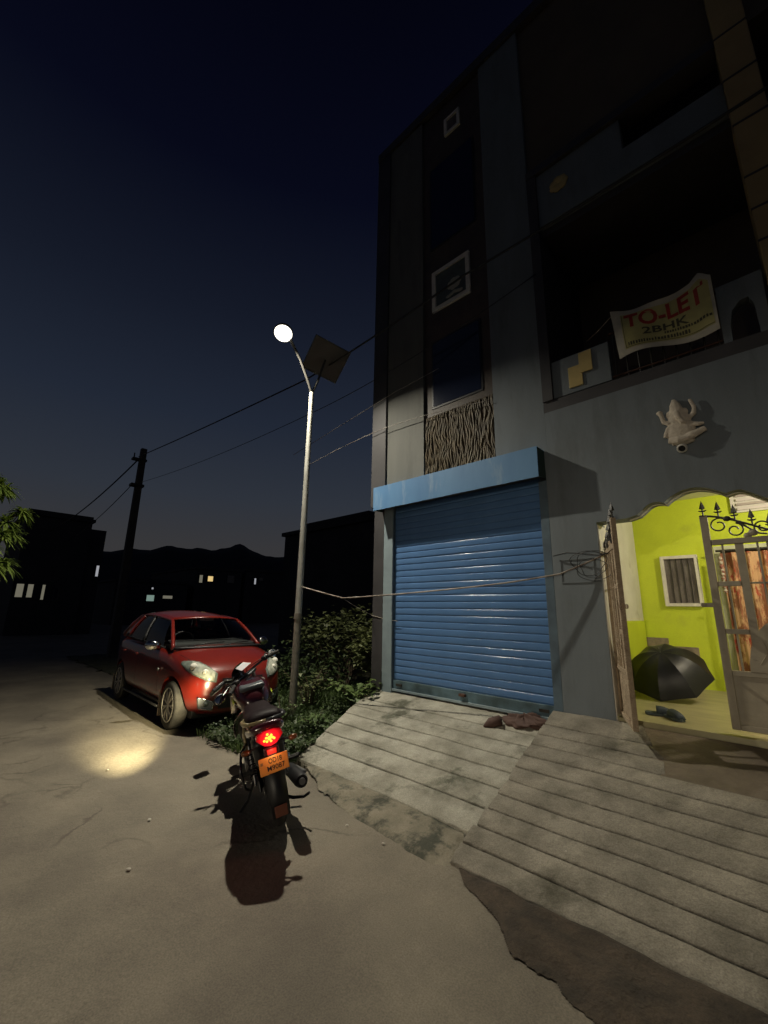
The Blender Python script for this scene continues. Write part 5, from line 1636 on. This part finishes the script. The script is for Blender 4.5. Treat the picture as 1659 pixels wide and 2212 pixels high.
for s in (-1, 1):
    bb(MB().add([(.42, s * .135, .74), (.12, s * .155, .76), (.10, s * .15, .60), (.30, s * .145, .50), (.45, s * .13, .55), (.27, s * .165, .64)], [(0, 1, 5), (1, 2, 5), (2, 3, 5), (3, 4, 5), (4, 0, 5)]), 'side_panel', 'bike_tan', solid=.01)
    bb(MB().tube([(.12, s * .13, .80), (-.02, s * .160, .82), (-.22, s * .150, .85), (-.33, s * .12, .868)], [.014, .017, .018, .013], 8).tube([(-.33, s * .12, .868), (-.37, s * .05, .875), (-.375, 0, .875)], .013, 8), 'grab_rail', 'bike_tan' if s > 0 else 'black_plastic', smooth=180)
    # rear indicators
    iN = bb(MB().tube([(-.33, s * .06, .70), (-.35, s * .15, .695)], .008, 6), 'indicator', 'black_plastic')
    bb(MB().ball((-.36, s * .175, .695), (.026, .036, .022), 10), 'indicator_lens', 'amber', iN, smooth=180)
    # pillion pegs
    bb(MB().tube([(.02, s * .13, .42), (.02, s * .24, .42)], [.012, .014], 8).tube([(.02, s * .13, .42), (.14, s * .11, .52)], .012, 6), 'pillion_peg', 'rubber')
    bb(MB().tube([(.40, s * .12, .30), (.40, s * .30, .30)], [.013, .016], 8), 'foot_peg', 'rubber')
bb(MB().tube([(.40, -.16, .27), (.52, -.20, .26), (.58, -.23, .27)], [.008, .008, .010], 6), 'brake_pedal', 'chrome')
# saree guard loop on the left
bb(MB().tube([(.10, .15, .62), (-.02, .20, .60), (-.11, .225, .50), (-.10, .21, .37), (-.02, .17, .31), (.08, .13, .32)], .011, 8), 'leg_guard', 'black_gloss', smooth=180)
# tail light
tl = bb(MB().prism([(-.098, .772), (-.088, .806), (-.04, .822), (.04, .822), (.088, .806), (.098, .772), (.045, .722), (.0, .712), (-.045, .722)], -.452, -.385, 'x'), 'tail_light', 'red_lens', bevel=.006)
mb = MB()
rb_ = random.Random(4)
for q_ in range(16):
    y, z = rb_.gauss(0, .026), .770 + rb_.gauss(0, .012)
    mb.ball((-.4525, y, z), (.003, .011, .009), 6)
bb(mb, 'tail_bulb', 'tail_core', tl, smooth=180)
bb(MB().box(-.425, -.38, -.055, .055, .640, .700), 'tail_lower', 'bike_maroon', bevel=.01)
bb(MB().box(-.442, -.4255, -.035, .035, .652, .688), 'reflector', 'reflector_red', bevel=.003)
# rear mudguard and plate
def mg(i, j):
    a = R(60 + 118 * i)
    rr_ = .36
    w = .085 - .015 * i
    y = (2 * j - 1)
    return Vector((rr_ * math.cos(a) - 0.02 * i, w * y, .305 + rr_ * math.sin(a) * (1.0) + .05 * (1 - i) - .02 * y * y))
bb(MB().grid(mg, 14, 6), 'mudguard', 'black_plastic', solid=.006, smooth=180)
bb(MB().add([(-.36, -.075, .62), (-.36, .075, .62), (-.415, .068, .34), (-.415, -.068, .34), (-.43, .06, .22), (-.43, -.06, .22)], [(0, 1, 2, 3), (3, 2, 4, 5)]), 'mud_flap', 'black_plastic', solid=.008)
bb(MB().box(-.440, -.428, -.045, .045, .225, .30), 'flap_reflector', 'flap_brown', bevel=.006)
pM = Matrix.Translation(Vector((-.455, 0, .590))) @ Matrix.Rotation(R(12), 4, 'Y')
pl_ = bb(MB().box(-.004, .004, -.104, .104, -.056, .056, pM), 'number_plate', 'plate_orange', bevel=.006)
bb(MB().box(.004, .06, -.03, .03, -.05, .07, pM), 'plate_bracket', 'black_plastic')
def plate_text(s, w, h, yc, zc):
    vs, fs = text_verts(s, 1.0, 0.012)
    x0, x1 = min(p.x for p in vs), max(p.x for p in vs)
    z0, z1 = min(p.y for p in vs), max(p.y for p in vs)
    o = [pM @ Vector((-.0052, -(((p.x - x0) / (x1 - x0) - .5) * w + yc), ((p.y - z0) / (z1 - z0) - .5) * h + zc)) for p in vs]
    bb(MB().add(o, fs), 'lettering', 'ink', pl_, smooth=None)
plate_text('OD18', .095, .034, .012, .026)
plate_text('M9087', .125, .034, .012, -.020)
bb(MB().add([pM @ Vector((-.0052, .075, .012)), pM @ Vector((-.0052, .092, .012)), pM @ Vector((-.0052, .092, .03)), pM @ Vector((-.0052, .075, .03))], [(0, 1, 2, 3)]), 'plate_emblem', mat('plate_mark', (.30, .17, .06), .6), pl_, smooth=None)
# side stand, on the left
bb(MB().tube([(.42, .10, .24), (.34, .20, .10), (.30, .285, .045)], [.014, .012, .012], 8), 'side_stand', 'black_plastic')
bb(MB().tube([(.36, -.02, .22), (.10, -.06, .15), (.0, -.14, .13), (-.06, -.22, .13)], .012, 8).tube([(-.06, -.22, .13), (-.10, -.26, .16)], .010, 6), 'centre_stand', 'black_plastic')
# steering assembly, turned to the left
SX = 1.04
Ms = Matrix.Translation(Vector((SX, 0, 1.0))) @ Matrix.Rotation(R(42), 4, Vector((-math.sin(R(25)), 0, math.cos(R(25))))) @ Matrix.Translation(Vector((0, 0, -1.0)))
def fp(x, y, z):
    return Ms @ Vector((x, y, z))
for s in (-1, 1):
    bb(MB().tube([fp(.01, s * .095, 1.0), fp(.13, s * .095, .62), fp(.235, s * .085, .30)], [.020, .022, .026], 10), 'fork', 'steel')
Mf = Ms @ Matrix.Translation(Vector((.24, 0, .30)))
w = bwheel(0, 0, .30, .085)
w.matrix_local = Mf
bb(MB().grid(lambda i, j: Mf @ Vector((.335 * math.cos(R(10 + 130 * i)), .06 * (2 * j - 1), .335 * math.sin(R(10 + 130 * i)) - .012 * (2 * j - 1) ** 2)), 12, 5), 'front_mudguard', 'bike_maroon', solid=.006, smooth=180)
for z in (.86, .99):
    bb(MB().box(-.03, .06, -.12, .12, z, z + .03, Ms), 'yoke', 'black_plastic', bevel=.01)
# headlamp cowl with visor
hc = bb(MB().add([fp(.10, -.13, .98), fp(.10, .13, .98), fp(.24, .11, .95), fp(.24, -.11, .95), fp(.10, -.12, .80), fp(.10, .12, .80), fp(.25, .09, .80), fp(.25, -.09, .80), fp(.10, -.085, 1.10), fp(.10, .085, 1.10), fp(.05, -.07, 1.15), fp(.05, .07, 1.15)],
        [(0, 1, 2, 3), (3, 2, 6, 7), (0, 3, 7, 4), (1, 5, 6, 2), (4, 7, 6, 5), (0, 4, 5, 1), (0, 8, 9, 1), (8, 10, 11, 9), (3, 2, 9, 8), (0, 3, 8), (1, 9, 2)]), 'headlamp_cowl', 'black_gloss', sub=1, smooth=180)
bb(MB().lathe([(.085, -.10), (.092, 0), (.078, .004)], 18, Ms @ Matrix.Translation(Vector((.245, 0, .875))) @ Matrix.Rotation(R(90), 4, 'Y')), 'headlamp_bowl', 'black_gloss', hc)
bb(MB().lathe([(0, .002), (.076, .002)], 18, Ms @ Matrix.Translation(Vector((.245, 0, .875))) @ Matrix.Rotation(R(90), 4, 'Y')), 'headlamp', 'head_glow', hc, smooth=180)
ins = bb(MB().box(-.02, .09, -.085, .085, 1.035, 1.075, Ms @ Matrix.Translation(Vector((.02, 0, .02))) @ Matrix.Rotation(R(28), 4, 'Y') @ Matrix.Translation(Vector((0, 0, 0)))), 'instrument', 'black_plastic', bevel=.012)
hb_ = [fp(-.14, .365, 1.02), fp(-.09, .25, 1.05), fp(-.01, .12, 1.03), fp(0.0, 0, 1.025), fp(-.01, -.12, 1.03), fp(-.09, -.25, 1.05), fp(-.14, -.365, 1.03)]
bb(MB().tube(hb_, .0125, 10), 'handlebar', 'black_gloss', smooth=180)
for s in (-1, 1):
    zz_ = -.01
    e0, e1 = fp(-.098, s * .265, 1.048 + zz_ * .5), fp(-.150, s * .385, 1.038 + zz_)
    bb(MB().tube([e0, e1], .019, 10), 'grip', 'rubber')
    bb(MB().tube([fp(-.06, s * .22, 1.045), fp(-.03, s * .27, 1.05), fp(-.065, s * .395, 1.035)], [.010, .008, .007], 6), 'brake_lever' if s < 0 else 'clutch_lever', 'steel')
    bb(MB().box(-.115, -.055, s * .225 - .025, s * .225 + .025, 1.03, 1.075, Ms), 'switch_box', 'black_plastic', bevel=.008)
    mi = bb(MB().tube([fp(-.08, s * .235, 1.06), fp(-.03, s * .30, 1.07), fp(-.02, s * .36, 1.05)], .007, 6), 'mirror', 'black_plastic')
    Mm = Ms @ Matrix.Translation(Vector((-.02, s * .41, 1.01))) @ Matrix.Rotation(R(-s * 12), 4, 'Z') @ Matrix.Rotation(R(12), 4, 'Y')
    bb(MB().ball(Mm @ Vector((0.008, 0, 0)), (.018, .068, .048), 14, Mm.to_3x3()), 'mirror_shell', 'black_plastic', mi, smooth=180)
    bb(MB().ball(Mm @ Vector((-.008, 0, 0)), (.006, .060, .041), 14, Mm.to_3x3()), 'mirror_glass', 'mirror_glass', mi, smooth=180)
    i2 = bb(MB().tube([fp(.09, s * .10, .85), fp(.10, s * .17, .85)], .008, 6), 'indicator', 'black_plastic')
    bb(MB().ball(fp(.10, s * .19, .85), (.03, .034, .024), 10), 'indicator_lens', 'amber', i2, smooth=180)
# white display on top of the instrument
bb(MB().add([fp(-.045, -.07, 1.095), fp(-.045, .07, 1.095), fp(.045, .06, 1.13), fp(.045, -.06, 1.13)], [(0, 1, 2, 3)]), 'display', 'lcd', ins, solid=.004, smooth=None)
bb(MB().tube([fp(.0, .10, 1.05), fp(.14, .12, 1.0), fp(.16, .06, .86)], .005, 5).tube([fp(-.05, -.2, 1.06), fp(.14, -.14, 1.02), fp(.16, -.05, .85)], .005, 5), 'control_cable', 'rubber', smooth=180)

# lights that belong to the motorcycle
bpy.context.view_layer.update()
MW = BK.matrix_world
p0 = MW @ fp(.27, 0, .875)
ROLL_H = 32
ld = bpy.data.lights.new('headlight_beam', 'SPOT')
ld.energy = HEAD_W
ld.color = (1.0, 0.86, 0.50)
ld.spot_size = R(82)
ld.spot_blend = 1.0
ld.shadow_soft_size = 0.03
lo = bpy.data.objects.new('headlight_beam', ld)
COL.objects.link(lo)
aim = Vector((-5.75, 1.80, 0.0))
lo.matrix_world = Matrix.Translation(p0) @ (-(aim - p0)).to_track_quat('Z', 'Y').to_matrix().to_4x4() @ Matrix.Rotation(R(ROLL_H), 4, 'Z') @ Matrix.Diagonal((1.0, 0.23, 1.0, 1.0))  # squeezed and rolled to shape the road's light patch, not a plain headlamp cone
p1 = MW @ Vector((-.50, 0, .765))
ld = bpy.data.lights.new('tail_glow', 'POINT')
ld.energy = 0.5
ld.color = (1.0, 0.04, 0.03)
ld.shadow_soft_size = 0.03
lo = bpy.data.objects.new('tail_glow', ld)
COL.objects.link(lo)
lo.location = p1

# the little lamp over the number plate
p2 = MW @ (pM @ Vector((-.055, 0, .085)))
ld = bpy.data.lights.new('plate_light', 'POINT')
ld.energy = 0.16
ld.color = (1.0, 0.85, 0.6)
ld.shadow_soft_size = 0.01
lo = bpy.data.objects.new('plate_light', ld)
COL.objects.link(lo)
lo.location = p2
